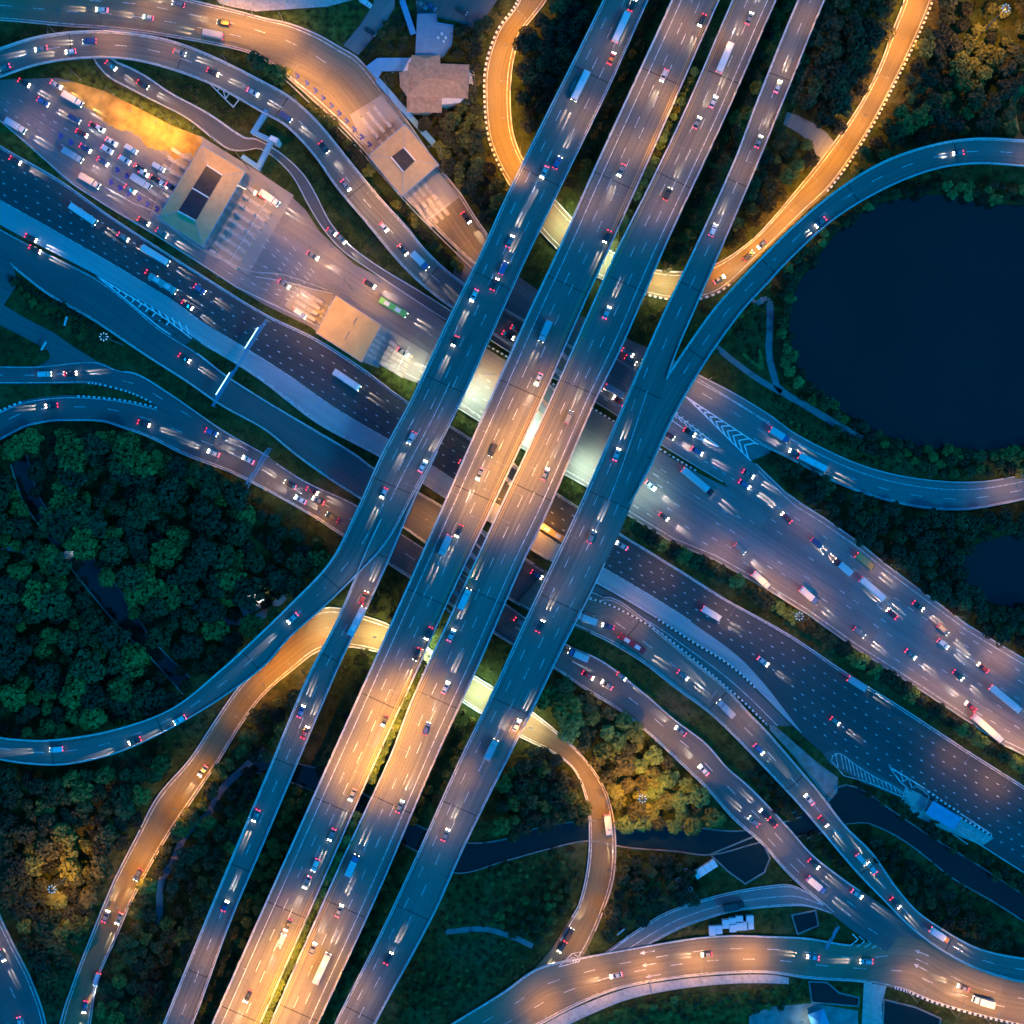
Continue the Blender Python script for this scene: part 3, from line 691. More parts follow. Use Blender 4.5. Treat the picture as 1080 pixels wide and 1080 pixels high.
# chevrons between expressway and lower carriageway
st = []
for k in range(12):
    t = k / 11; x = 116 + t * 80; y = 301 + t * 46 ; h_ = 3 + 6 * min(t * 1.6, 1)
    st.append([(x, y - h_ * .3), (x + 3 + 2.2 * t, y + h_ * .45), (x + 1, y + h_ * .95)] if k < 9 else [(x, y - 4), (x + 3.5, y + 6)])
exo = bpy.data.objects['road.002'] if False else None
mbx = MB(); lines(mbx, [(102, 291), (140, 314), (176, 337), (202, 357)], .4, .335)
lines(mbx, [(102, 291), (140, 322), (168, 345), (180, 353)], .4, .335)
for s_ in st: lines(mbx, s_, .45, .34)
gb = poly_surf('road', [(100, 290), (140, 312), (176, 334), (204, 357), (196, 364), (168, 347), (140, 323)], .30, M['asphalt'], R(-33), zone=False); tag(gb, 'painted gore where the lower carriageway leaves the expressway', kind='structure')
mbx.build('chevron_marking', M['paint_new'], gb)
# hatched bay near the shelter
mbx = MB(); out = spline([(877, 803), (879, 796), (887, 795), (900, 805), (920, 818), (940, 828), (955, 838)], 20); lines(mbx, out, .3, .34)
lines(mbx, [(877, 803), (890, 818), (912, 824), (935, 833), (955, 842)], .3, .34)
for k in range(17):
    t = k / 17; a = out[int(2 + t * 17)]; lines(mbx, [a, (a[0] + 3, a[1] + 17 - 13 * t)], .28, .345)
lines(mbx, [(938, 809), (960, 822), (985, 838), (1010, 856), (1046, 880)], .5, .34); lines(mbx, [(938, 809), (950, 825), (962, 835)], .4, .34); lines(mbx, [(950, 817), (953, 824), (958, 821), (962, 831)], .35, .345)
gb = poly_surf('road', [(868, 795), (880, 790), (960, 836), (960, 845), (911, 826), (876, 806)], .315, M['asphalt'], R(-33), zone=False); tag(gb, 'hatched bay at the lower edge of the expressway', kind='structure')
mbx.build('hatch_marking', M['paint'], gb)
# Y junction + R1/S gore
mbx = MB()
lines(mbx, [(589, 1020), (603, 1006), (612, 1004), (611, 1014), (589, 1020)], .35, .49)
for k in range(3): lines(mbx, [(598 + k * 4, 1012 - k * 2.5), (603 + k * 3.4, 1011 - k * 1), (601 + k * 3, 1016 - k)], .4, .494)
for k in range(5): lines(mbx, [(899 + k * 7, 985 + k * 2.4), (905 + k * 7, 991 + k * 1.8), (896 + k * 8, 998 + k * .6)], .4, .494)
mbx.build('chevron_marking', M['paint'], bpy.data.objects['pavement'] if False else None) if False else mbx.build('road_marking', M['paint']).__setitem__('kind', 'structure')
# ------------------------------------------------------------------ barriers along the at-grade roads
def barrier(rib, side, label, a0=0, a1=None, mat='concrete', w=.42, h=.85, name='crash_barrier', off=0.0):
    o = rib.edge_wall(name, M[mat], side, None, w, h, 0.0, off, a0, a1); tag(o, label, 'barrier'); return o
def pbar(pts, z, w, h, label, mat='concrete', name='crash_barrier', cat='barrier', n=None):
    P = [W(x, y, z) for x, y in (spline(pts, n) if n else pts)]; mb = MB(); rings = []; uv = []; a = 0
    for i, p in enumerate(P):
        p = np.array(p); t = np.array(P[min(i+1, len(P)-1)]) - np.array(P[max(i-1, 0)]); t /= np.linalg.norm(t); q = np.array([-t[1], t[0], 0])
        if i: a += np.linalg.norm(p - np.array(P[i-1]))
        rings.append([p + q * w/2, p + q * w/2*.7 + [0, 0, h], p - q * w/2*.7 + [0, 0, h], p - q * w/2]); uv += [(0, a)] * 4
    mb.loft(rings); mb.uv = uv
    o = mb.build(name, M[mat]); tag(o, label, cat); return o
rl = Rib([(672, 362), (700, 374), (737, 395), (770, 412), (810, 436), (839, 457), (886, 481), (917, 493), (948, 501), (981, 506), (1010, 508), (1040, 507), (1080, 500), (1160, 480), (1260, 440)],
         [(672, 388), (700, 400), (723, 416), (760, 440), (800, 468), (826, 481), (878, 508), (905, 519), (930, 527), (955, 533), (981, 537), (1020, 538), (1080, 527), (1170, 506), (1280, 464)], .28)
def rl_marks(r, o):
    mb = MB(); r.strip(mb, .28, .28, r.find(730, 405)[0]); r.strip(mb, .93, .28, r.find(800, 455)[0]); r.dash(mb, .60, .22, 4.5, 12.6, r.find(740, 415)[0]); mb.build('lane_marking', M['paint'], o)
road('road', rl, 'asphalt_mid', 'blue two-lane loop road curving below the large pond', rl_marks)
F = lambda r, x, y: r.find(x, y)[0]
barrier(ex, 'L', 'long pale barrier between the toll plaza and the expressway')
barrier(ex, 'R', 'barrier along the lower edge of the expressway right of the viaducts', F(ex, 700, 640), F(ex, 800, 715), 'kerb_stripe', w=.7, h=.6)
barrier(ex, 'R', 'barrier along the lower right end of the expressway', F(ex, 1010, 840), None)
barrier(ex, 'R', 'barrier between the expressway and the plain carriageway', F(ex, 220, 350), F(ex, 590, 570))
barrier(x2, 'R', 'barrier along the lower edge of the plain carriageway', F(x2, 20, 270), F(x2, 560, 620))
barrier(x2, 'L', 'barrier along the upper edge of the plain carriageway', F(x2, 200, 385), F(x2, 560, 600))
barrier(l3, 'R', 'barrier along the outside of the long curving road', 0, F(l3, 870, 950))
barrier(l3, 'L', 'barrier along the inside of the long curving road right of the viaducts', F(l3, 590, 690), F(l3, 900, 950))
barrier(l3, 'L', 'black and white kerb below the grass sliver at the left', F(l3, 80, 430), F(l3, 165, 440), 'kerb_stripe', w=.65, h=.25, name='striped_kerb')
barrier(l3, 'L', 'short striped kerb at the far left road edge', 0, F(l3, 26, 436), 'kerb_stripe', w=.65, h=.25, name='striped_kerb')
barrier(l2, 'R', 'black and white kerb above the grass sliver at the left', F(l2, 92, 395), F(l2, 165, 415), 'kerb_stripe', w=.65, h=.25, name='striped_kerb')
barrier(l2, 'L', 'low kerb along the top of the left side road', F(l2, 130, 400), F(l2, 280, 475), w=.4, h=.3)
barrier(r3, 'R', 'striped barrier between the slip lane and the lower ramp', 8, None, 'kerb_stripe', w=.65, h=.7)
barrier(sr, 'L', 'kerb wall along the top of the bottom curve', 30, F(sr, 895, 1010), h=.5)
barrier(sr, 'R', 'kerb wall along the outside of the bottom curve', 20, F(sr, 915, 1020), h=.5, off=.0)
barrier(sr, 'R', 'striped kerb at the lower right end of the bottom curve', F(sr, 938, 1020), None, 'kerb_stripe', w=.7, h=.5)
barrier(yr, 'L', 'inner kerb of the lower loop road', 30, None, h=.4)
barrier(yr, 'R', 'outer kerb of the lower loop road', 30, None, h=.4)
barrier(zr, 'L', 'barrier along the road in the bottom left corner')
barrier(ur, 'L', 'striped kerb on the outside of the top loop road', 20, F(ur, 530, 180), 'kerb_stripe', w=.75, h=.3, name='striped_kerb')
barrier(ur, 'L', 'plain kerb on the outside of the top loop road under the viaducts', F(ur, 532, 182), F(ur, 672, 295), h=.4)
barrier(ur, 'L', 'striped kerb where the top loop road bends between the viaducts', F(ur, 674, 296), F(ur, 765, 292), 'kerb_stripe', w=.7, h=.3, name='striped_kerb')
barrier(ur, 'L', 'striped kerb on the right arm of the top loop road', F(ur, 860, 190), F(ur, 1000, -60), 'kerb_stripe', w=.7, h=.3, name='striped_kerb')
barrier(ur, 'R', 'inner kerb of the top loop road', 20, None, h=.35)
barrier(tr, 'L', 'kerb along the upper side of the road to the upper toll gate', 30, None, h=.4)
barrier(tr, 'R', 'kerb along the lower side of the road to the upper toll gate', 30, None, h=.5)
barrier(br, 'L', 'low wall on the outside of the narrow service road', 5, None, h=.5)
barrier(br, 'R', 'low wall on the plaza side of the narrow service road', 5, None, h=.5)
barrier(rl, 'L', 'kerb on the pond side of the loop road', F(rl, 735, 400), None, h=.4)
barrier(rl, 'R', 'barrier on the outer side of the loop road', F(rl, 803, 465), None, h=.8)
barrier(wr, 'L', 'kerb on the upper side of the short slip road', 10, None, h=.3)
barrier(wr, 'R', 'kerb on the lower side of the short slip road', 12, None, h=.3)
pbar([(843, 530), (870, 547), (903, 570), (935, 596), (966, 619), (1020, 659), (1080, 695), (1300, 841)], .2, .6, .85, 'pale barrier on the outside of the wide carriageway')
pbar([(797, 489), (828, 519), (845, 531)], .2, .5, .6, 'short barrier closing the grass wedge below the loop')
pbar([(1300, 959), (1080, 796), (1059, 786), (1023, 762), (968, 726), (904, 685), (852, 648), (810, 622), (755, 591), (711, 573), (660, 542), (618, 513), (595, 500), (506, 445), (440, 403)], .2, .5, .8, 'pale barrier between the wide carriageway and the hedge')
pbar([(340, 346), (250, 303), (207, 275), (166, 249), (114, 218), (78, 195), (47, 168), (21, 145), (0, 127), (-150, 34)], .2, .5, .8, 'pale barrier along the lower edge of the toll plaza')
pbar([(480, 330), (517, 358), (560, 386), (600, 407), (640, 431), (696, 468), (730, 489), (762, 508)], .22, .45, .8, 'barrier on the lower side of the middle carriageway')
pbar([(510, 362), (545, 382), (600, 415), (650, 446), (700, 476), (735, 497)], .22, .7, .35, 'striped kerb between middle carriageway and wide carriageway', 'kerb_stripe', 'striped_kerb')
pbar([(270, 292), (300, 297), (330, 305), (352, 310)], .22, .4, .9, 'curved lane divider above the lower toll canopy', n=20)
pbar([(160, 222), (205, 258), (260, 285), (300, 290), (345, 306)], .22, .3, .8, 'thin divider rail crossing the toll plaza', n=24)
pbar([(270, 64), (300, 84), (330, 112), (362, 140), (400, 182), (440, 226), (470, 256), (505, 290)], .1, .5, .6, 'low wall between the hedge and the curved ramp', n=30)

# ------------------------------------------------------------------ viaducts
def viaduct(name, rib, label, marks, z_under=1.6, piers=(), edge_w=.42, cat='viaduct', group=None, girder=True, pl=True, pr=True, rangeL=(0, None), rangeR=(0, None)):
    e = empty(name, (0, 0, 0)); tag(e, label, cat, group)
    rib.surf('deck', M['deck'], e)
    if girder:
        mb = MB(); rings = []
        for i in range(0, rib.n, 2):
            l, r_ = rib.L[i], rib.R[i]; v = (r_ - l); u = v / np.linalg.norm(v)
            t = .25 * rib.w[i]
            rings.append([l + [0, 0, -.01], r_ + [0, 0, -.01], r_ + [0, 0, -.35], r_ - u * t * .8 + [0, 0, -.7], r_ - u * t + [0, 0, -z_under], l + u * t + [0, 0, -z_under], l + u * t * .8 + [0, 0, -.7], l + [0, 0, -.35]])
        mb.loft(rings); mb.build('girder', M['conc_dark'], e)
    if pl: rib.edge_wall('parapet', M['concrete'], 'L', e, edge_w, 1.0, -.3, 0, rangeL[0], rangeL[1])
    if pr: rib.edge_wall('parapet', M['concrete'], 'R', e, edge_w, 1.0, -.3, 0, rangeR[0], rangeR[1])
    mb = MB(); my = MB(); marks(rib, mb, my)
    mb.build('lane_marking', M['paint'], e)
    if my.v: my.build('yellow_marking', M['paint_y'], e)
    for a in piers:
        c = rib.pt(a, .5); t = rib.tan(a); w_ = np.interp(a, rib.s, rib.w); ang = math.atan2(t[1], t[0])
        blocked = False
        for poly, z_ in ZONES:
            if abs(z_) > 2 or z_ < 0 and False: continue
            if inside(poly, c[0], c[1]): blocked = True; break
        if blocked: continue
        pm = MB(); pm.box((c[0], c[1], (c[2] - z_under - 1.4) / 2), (2.0, min(3.2, w_ * .3), c[2] - z_under - 1.4), ang)
        pm.box((c[0], c[1], c[2] - z_under - .7), (1.8, w_ * .8, 1.4), ang)
        pm.build('pier', M['conc_dark'], e)
    return e
def inside(poly, x, y):
    px, py = poly[:, 0], poly[:, 1]; qx, qy = np.roll(px, -1), np.roll(py, -1)
    c = (py > y) != (qy > y)
    with np.errstate(divide='ignore', invalid='ignore'):
        xi = (qx - px) * (y - py) / (qy - py) + px
    return bool((c & (x < xi)).sum() % 2)

ZV = 17.0
v1 = Rib([(702, -140), (636, 0), (564, 145), (530, 215), (510, 260), (472, 338), (436, 416), (402, 480), (376, 538), (348, 592), (304, 639), (270, 672), (233, 706), (181, 747), (117, 770), (52, 780), (13, 779), (0, 777), (-130, 745)],
         [(750, -140), (684, 0), (641, 96), (593, 195), (552, 280), (514, 364), (472, 454), (436, 522), (408, 572), (379, 604), (340, 642), (304, 674), (280, 702), (233, 737), (181, 768), (130, 792), (85, 804), (52, 807), (0, 801), (-130, 770)], [(0, ZV), (.62, ZV), (1, 7)], zone=False)
# straight branch of the left viaduct
v1b = Rib([(436, 473), (404, 542), (388, 576), (356, 652), (324, 714), (283, 812), (223, 955), (172, 1080), (120, 1210)],
          [(462, 476), (436, 530), (410, 592), (384, 649), (363, 691), (332, 763), (280, 886), (244, 971), (205, 1077), (150, 1210)], ZV - .05, zone=False)
v2 = Rib([(768, -140), (708, 0), (683, 55), (625, 181), (590, 260), (558, 328), (496, 467), (468, 531), (410, 662), (348, 800), (309, 887), (270, 974), (223, 1080), (165, 1210)],
         [(822, -140), (759, 0), (711, 109), (686, 166), (644, 260), (610, 335), (568, 431), (522, 530), (470, 641), (436, 717), (398, 800), (340, 932), (275, 1080), (217, 1210)], ZV, zone=False)
v3 = Rib([(835, -140), (772, 0), (723, 114), (686, 192), (652, 260), (616, 340), (571, 442), (529, 531), (472, 655), (433, 740), (410, 800), (358, 912), (285, 1078), (228, 1210)],
         [(884, -140), (819, 0), (768, 117), (702, 260), (657, 364), (626, 428), (578, 540), (550, 598), (501, 711), (460, 800), (400, 940), (336, 1080), (278, 1210)], ZV, zone=False)
v4 = Rib([(905, -140), (841, 0), (800, 101), (774, 169), (733, 260), (698, 333), (660, 420), (612, 531), (556, 649), (519, 730), (485, 800), (436, 909), (397, 992), (353, 1079), (294, 1210)],
         [(935, -140), (870, 0), (834, 88), (800, 171), (762, 260), (735, 322), (706, 392), (672, 516), (628, 616), (590, 691), (564, 745), (536, 800), (490, 893), (457, 966), (396, 1080), (334, 1210)], ZV, zone=False)
lr = Rib([(1240, 168), (1160, 155), (1080, 148), (1028, 146), (982, 153), (930, 171), (883, 200), (839, 236), (810, 264), (779, 296), (753, 325), (727, 361), (698, 405), (672, 452), (650, 500)],
         [(1240, 196), (1160, 183), (1080, 176), (1028, 173), (982, 180), (930, 201), (878, 233), (828, 279), (810, 299), (784, 327), (753, 369), (727, 410), (706, 449), (686, 493), (664, 532)], [(0, 8), (.62, ZV - .05), (1, ZV - .05)], zone=False)
ra = Rib([(-150, 110), (-60, 72), (0, 51), (39, 39), (86, 33), (130, 34), (181, 43), (226, 60), (280, 87), (309, 104), (337, 130), (368, 168), (400, 207), (431, 241), (446, 260), (467, 281), (490, 299), (530, 324), (580, 352), (640, 385)],
         [(-150, 135), (-60, 103), (0, 82), (39, 69), (86, 62), (135, 63), (181, 74), (226, 91), (280, 121), (301, 133), (330, 163), (356, 200), (384, 233), (406, 260), (426, 283), (452, 307), (476, 325), (515, 350), (560, 376), (620, 410)], [(0, 7), (.62, 7), (.92, .62), (1, .60)], zone=False)

def m_v1(r, mb, my):
    a1 = F(r, 420, 500)
    r.strip(mb, .06, .25); r.strip(mb, .95, .25)
    r.dash(mb, .25, .22, 4.5, 12.6, 0, a1); r.dash(mb, .47, .22, 4.5, 12.6, 0, a1, ph=2); r.dash(mb, .70, .22, 4.5, 12.6, 0, a1, ph=4)
    r.strip(mb, .60, .25, F(r, 470, 400), a1 + 10)
    r.dash(mb, .5, .22, 4.5, 12.6, a1 + 12)
def m_v1b(r, mb, my):
    r.strip(mb, .08, .25, F(r, 405, 570)); r.strip(mb, .92, .25); r.dash(mb, .5, .22, 4.5, 12.6, 20)
def m_v2(r, mb, my):
    r.strip(mb, .035, .22); r.strip(mb, .21, .28); r.dash(mb, .43); r.dash(mb, .61, ph=3)
    r.strip(my, .88, .16); r.strip(my, .925, .16); r.strip(mb, .97, .2)
def m_v3(r, mb, my):
    r.strip(mb, .965, .22); r.strip(mb, .80, .28); r.dash(mb, .55); r.dash(mb, .35, ph=3)
    r.strip(my, .12, .16); r.strip(my, .075, .16); r.strip(mb, .03, .2)
def m_v4(r, mb, my):
    s1, s2, s3 = F(r, 700, 400), F(r, 640, 560), F(r, 540, 790)
    r.strip(mb, .06, .25); r.strip(mb, .95, .25, 0, s1 - 14); r.strip(mb, .955, .28, s2 + 30)
    r.dash(mb, .5, .22, 4.5, 12.6, 0, s1 - 6); r.dash(mb, .27, .22, 4.5, 12.6, s1 - 2); 
    r.dash(mb, .52, .22, 4.5, 12.6, s2 + 18, ph=2); r.dash(mb, .74, .22, 4.5, 12.6, s2 - 40, s3, ph=4)
    r.strip(mb, .52, .25, s1 + 6, s2 + 10)
def m_lr(r, mb, my):
    a1 = F(r, 700, 425); r.strip(mb, .07, .25, 0, a1); r.strip(mb, .93, .25); r.dash(mb, .5, .22, 4.5, 12.6, 0, a1 - 6)
def m_ra(r, mb, my):
    r.strip(mb, .07, .25); r.strip(mb, .93, .25); r.dash(mb, .5, .22, 4.5, 12.6, 0, r.len - 20)
def pr(r, step=34, a0=12, a1=None): return list(np.arange(a0, (a1 or r.len) - 10, step))
G = None
V1 = viaduct('viaduct', v1, 'leftmost big viaduct, curving off to the left edge as a two-lane ramp', m_v1, piers=pr(v1), rangeR=(0, None))
V1B = viaduct('viaduct', v1b, 'narrow straight viaduct branching from the leftmost viaduct to the bottom', m_v1b, piers=pr(v1b), pl=False)
v1b.edge_wall('parapet', M['concrete'], 'L', V1B, .42, 1.0, -.3, 0, F(v1b, 412, 552), None)
V2 = viaduct('viaduct', v2, 'second big viaduct from the left, lit orange along its right side', m_v2, piers=pr(v2))
V3 = viaduct('viaduct', v3, 'third big viaduct from the left, lit orange along its left side', m_v3, piers=pr(v3))
V4 = viaduct('viaduct', v4, 'rightmost straight viaduct, narrow at the top and wide at the bottom', m_v4, piers=pr(v4), pr=False)
v4.edge_wall('parapet', M['concrete'], 'R', V4, .42, 1.0, -.3, 0, 0, F(v4, 700, 398))
v4.edge_wall('parapet', M['concrete'], 'R', V4, .42, 1.0, -.3, 0, F(v4, 630, 590), None)
LR = viaduct('viaduct', lr, 'curved blue viaduct ramp sweeping in from the right edge', m_lr, piers=pr(lr, 30, 12, F(lr, 730, 380)), rangeL=(0, F(lr, 715, 400)))
# drop the parapet of the first viaduct where its branch leaves
RA = viaduct('flyover', ra, 'curved flyover ramp bending above the toll plaza at the upper left', m_ra, piers=pr(ra, 30, 20, F(ra, 420, 260)), z_under=1.2, cat='flyover')
ZONES.append((np.vstack([ra.L[:, :2], ra.R[::-1, :2]]), 7)); ZONES.append((np.vstack([v1.L[:, :2], v1.R[::-1, :2]])[:, :2], 14)) 
def m_r2(r, mb, my):
    r.strip(mb, .07, .25, 20); r.strip(mb, .93, .25, 20); r.dash(mb, .5, .22, 4.5, 12.6, 10)
R2 = viaduct('flyover', r2, 'raised two-lane ramp crossing the canal at the lower right', m_r2, piers=pr(r2, 26, F(r2, 820, 800)), z_under=1.0, cat='flyover', rangeL=(F(r2, 640, 640), None), rangeR=(F(r2, 620, 664), None))
ZONES.append((np.vstack([r2.L[:, :2], r2.R[::-1, :2]]), 4))
# ramp embankment that carries the raised parts down to grade
for rib, a0, a1, lab_ in ((r2, F(r2, 700, 700), F(r2, 822, 806), 'sloping earth embankment under the raised lower right ramp'), (ra, F(ra, 425, 262), ra.len - 10, 'sloping concrete embankment under the toll flyover')):
    mb = MB(); rings = []
    for a in np.linspace(a0, a1, 30):
        l = rib.pt(a, .02); r_ = rib.pt(a, .98); rings.append([(l[0], l[1], 0), (r_[0], r_[1], 0), (r_[0], r_[1], r_[2] - .45), (l[0], l[1], l[2] - .45)])
    mb.loft(rings); tag(mb.build('embankment', M['conc_dark']), lab_, kind='structure')
# cross beams tying the two middle viaducts
mb_beams = []
for i, y in enumerate((372, 390, 405, 421, 432, 487, 503, 560, 572, 583, 596, 608, 622, 640, 860)):
    xl = np.interp(y, [0, 109, 166, 260, 335, 431, 530, 641, 717, 800, 932], [759, 711, 686, 644, 610, 568, 522, 470, 436, 398, 340]); xr = np.interp(y + 8, [0, 114, 192, 260, 340, 442, 531, 655, 740, 800, 912], [772, 723, 686, 652, 616, 571, 529, 472, 433, 410, 358])
    p = np.array(W(xl - 2, y, ZV - 2.2)); q_ = np.array(W(xr + 2, y + 8, ZV - 2.2)); d = q_ - p
    mb = MB(); mb.box(tuple((p + q_) / 2), (np.linalg.norm(d), .7 if i % 3 else 1.5, .8), math.atan2(d[1], d[0])); 
    mb.box(tuple((p + q_) / 2 + [0, 0, .5]), (np.linalg.norm(d), .25, .25), math.atan2(d[1], d[0]))
    o = mb.build('cross_beam', M['concrete']); tag(o, '%s cross beam from the top in the gap between the two middle viaducts' % ('first second third fourth fifth sixth seventh eighth ninth tenth eleventh twelfth thirteenth fourteenth fifteenth sixteenth'.split()[i]), 'beam', 'cross beams between the middle viaducts')
ORD = 'first second third fourth fifth sixth seventh eighth ninth tenth eleventh twelfth thirteenth fourteenth fifteenth sixteenth seventeenth eighteenth nineteenth twentieth'.split()
def nth(i):
    if i < 20: return ORD[i]
    tens = ['twenty', 'thirty', 'forty', 'fifty', 'sixty', 'seventy', 'eighty', 'ninety'][(i + 1) // 10 - 2]
    return (tens[:-1] + 'ieth') if (i + 1) % 10 == 0 else tens + '-' + ORD[(i + 1) % 10 - 1]
# ------------------------------------------------------------------ street lighting
WARM = (1.0, .40, .03); COOL = (.72, 1.0, .72)
def spot(name, loc, col, power, size=138, parent=None, rot=(0, 0, 0), blend=1.0, r=.25):
    l = bpy.data.lights.new(name, 'SPOT'); l.energy = power; l.color = col; l.spot_size = R(size); l.spot_blend = blend; l.shadow_soft_size = r
    o = bpy.data.objects.new(name, l); COL.objects.link(o); o.location = loc; o.rotation_euler = rot
    if parent: o.parent = parent
    return o
def lamp_proto(name, h, reach, lens):
    e = empty(name); mb = MB(); mb.tube((0, 0, 0), (0, 0, h), .13, .07); mb.box((0, 0, .2), (.5, .5, .4)); mb.build('pole', M['metal'], e)
    mb = MB(); mb.tube((0, 0, h - .2), (reach * .5, 0, h + .35), .04); mb.tube((reach * .5, 0, h + .35), (reach, 0, h + .4), .035); mb.build('arm', M['metal'], e)
    mb = MB(); mb.box((reach + .2, 0, h + .38), (.95, .34, .16), taper=.8); hd = mb.build('lamp_head', M['metal'], e)
    mb = MB(); mb.box((reach + .25, 0, h + .285), (.6, .24, .03)); mb.build('lens', M[lens], hd)
    return e
PROTO = {}
LAMPS = {}
def lamp(rib, x, y, p, where, h=11.0, reach=3.0, col=WARM, side=None, lens='lamp_on', size=138):
    a, f = rib.find(x, y); sd = side or ('L' if f < .5 else 'R')
    base = rib.pt(a, 0 if sd == 'L' else 1); opp = rib.pt(a, 1 if sd == 'L' else 0); v = opp - base; ang = math.atan2(v[1], v[0])
    key = ('lamp', h, reach, lens)
    if key not in PROTO: PROTO[key] = e = lamp_proto('street_lamp', h, reach, lens)
    else: e = copy_tree(PROTO[key])
    n = v[:2] / np.linalg.norm(v[:2])
    e.location = (base[0] + n[0] * .2, base[1] + n[1] * .2, base[2]); e.rotation_euler = (0, 0, ang)
    spot('lamp_light', (base[0] + n[0] * (reach + .45), base[1] + n[1] * (reach + .45), base[2] + h + .2), col, p * 7000, size)
    LAMPS.setdefault(where, []).append((y, e))
    return e
gapx = lambda y: 766 - .4515 * y
for y, p in ((-25, .35), (40, .30), (100, .26), (160, .22), (215, .16), (405, .30), (432, .55), (462, .8), (492, .85), (520, .75), (548, .4), (728, .6), (756, .9), (784, .9), (812, .9), (836, .55), (965, .4), (992, .75), (1018, .9), (1046, .95), (1074, .95), (1105, .9)):
    lamp(v2, gapx(y) - 12, y, p * .82, 'right parapet of the second viaduct', side='R', reach=4.8)
    lamp(v3, gapx(y) + 12, y, p * (.38 if 380 < y < 460 else .66), 'left parapet of the third viaduct', side='L', reach=4.8)
for y, p in ((20, .22), (90, .25), (150, .2), (215, .15), (455, .25), (520, .3), (735, .3), (800, .35), (1010, .35), (1060, .4)):
    x = np.interp(y, [0, 181, 328, 467, 662, 800, 1080], [708, 625, 558, 496, 410, 348, 223]); lamp(v2, x + 6, y, p, 'left parapet of the second viaduct', side='L')
for y, p in ((30, .22), (95, .22), (150, .25), (215, .15), (440, .22), (500, .25), (760, .35), (820, .3), (1020, .35), (1070, .35)):
    x = np.interp(y, [0, 117, 260, 428, 598, 800, 1080], [819, 768, 702, 626, 550, 459, 336]); lamp(v3, x - 6, y, p, 'right parapet of the third viaduct', side='R')
for y, p in ((112, .16), (150, .12), (725, .16), (762, .22), (800, .22), (1000, .18), (1040, .24), (1075, .2)):
    lamp(v2, gapx(y) - 12, y, p * 1.4, 'planted side of the second viaduct, added to light the trees', side='R', reach=-.9, h=6.5, size=165)  # short lamps added to light the trees in the gap
for x, y, p in ((660, 62, .14), (628, 128, .25), (455, 455, .10), (418, 505, .08)): lamp(v1, x, y, p, 'right parapet of the leftmost viaduct', side='R')
lamp(v1, 551, 186, .10, 'left parapet of the leftmost viaduct', side='L', h=4.5, reach=1.2)
for x, y, p in ((388, 628, .16), (330, 772, .14), (218, 1010, .30), (195, 1060, .22)): lamp(v1b, x, y, p, 'parapet of the narrow branch viaduct', side='R')
for x, y, p in ((856, 22, .26), (836, 75, .26), (812, 128, .26), (788, 180, .26), (764, 232, .12)): lamp(v4, x, y, p, 'upper part of the rightmost straight viaduct', side='R')
for x, y, p in ((592, 560, .12), (568, 612, .08), (478, 815, .25), (458, 860, .22), (368, 1042, .26), (350, 1085, .3)): lamp(v4, x, y, p, 'lower left parapet of the rightmost straight viaduct', side='L')
lamp(v4, 545, 771, .16, 'right parapet of the rightmost straight viaduct', side='R', h=4.5, reach=1.6)
lamp(lr, 1090, 170, .12, 'parapet of the curved ramp at the right edge', side='R')
for x, y, p in ((60, 40, .16), (118, 34, .38), (178, 44, .22), (240, 68, .16), (312, 112, .12), (396, 206, .42), (420, 234, .3)): lamp(ra, x, y, p, 'outer parapet of the toll flyover', side='L')
for x, y, p in ((160, 15, .25), (232, 30, .55), (262, 36, .6), (292, 50, .62), (322, 70, .62), (352, 94, .62), (378, 120, .5), (468, 220, .42), (494, 262, .25)): lamp(tr, x, y, p * 1.15, 'road to the upper toll gate', side='R' if y > 60 else 'L', reach=4.2)
for x, y, p in ((552, -20, .6), (540, 18, .7), (524, 55, .75), (518, 95, .8), (520, 135, .8), (530, 172, .8), (552, 200, .8), (770, 290, .65), (800, 258, .8), (828, 228, .8), (855, 198, .85), (882, 165, .9), (905, 130, .9), (928, 92, .95), (948, 52, .95), (965, 12, .95), (980, -25, .9)):
    lamp(ur, x, y, p * 1.2, 'orange loop road at the top', side='R', reach=3.2)
lamp(ur, 700, 300, .3, 'orange loop road at the top', side='R', col=(1, .72, .3), h=8)
for x, y, p in ((580, 1062, .55), (632, 1040, .62), (684, 1024, .66), (736, 1012, .7), (790, 1006, .7), (960, 1038, .35), (1004, 1052, .6), (1040, 1062, .55), (1080, 1070, .45)): lamp(sr, x, y + 8, p, 'outer side of the bottom curve', side='R', reach=5)
for x, y, p in ((610, 812, .45), (624, 836, .3), (640, 868, .2), (640, 910, .18), (616, 952, .28), (596, 985, .4)): lamp(yr, x, y, p, 'right arm of the lower loop road', side='R', reach=2.5)
for x, y, p in ((340, 665, .7), (306, 692, .75), (282, 716, .6), (256, 752, .3), (212, 820, .5), (196, 850, .55), (165, 890, .35), (152, 918, .6), (135, 950, .3)): lamp(yr, x, y, p, 'left arm of the lower loop road', side='L', reach=2.5)
for x, y, p in ((240, 478, .16), (290, 508, .26), (340, 540, .3)): lamp(l3, x, y, p, 'long curving road left of the viaducts', side='R')
for x, y, p in ((640, 720, .12), (700, 765, .2), (740, 800, .14), (820, 880, .26), (862, 925, .12)): lamp(l3, x, y, p, 'long curving road right of the viaducts', side='R')
for x, y, p in ((660, 660, .18), (780, 765, .18), (860, 850, .1), (1000, 995, .12)): lamp(r2, x, y, p, 'raised ramp at the lower right', side='L')
for x, y, p in ((700, 596, .12), (770, 640, .18), (1010, 795, .2), (1050, 822, .3)): lamp(ex, x, y, p, 'upper side of the expressway', side='L', reach=4)
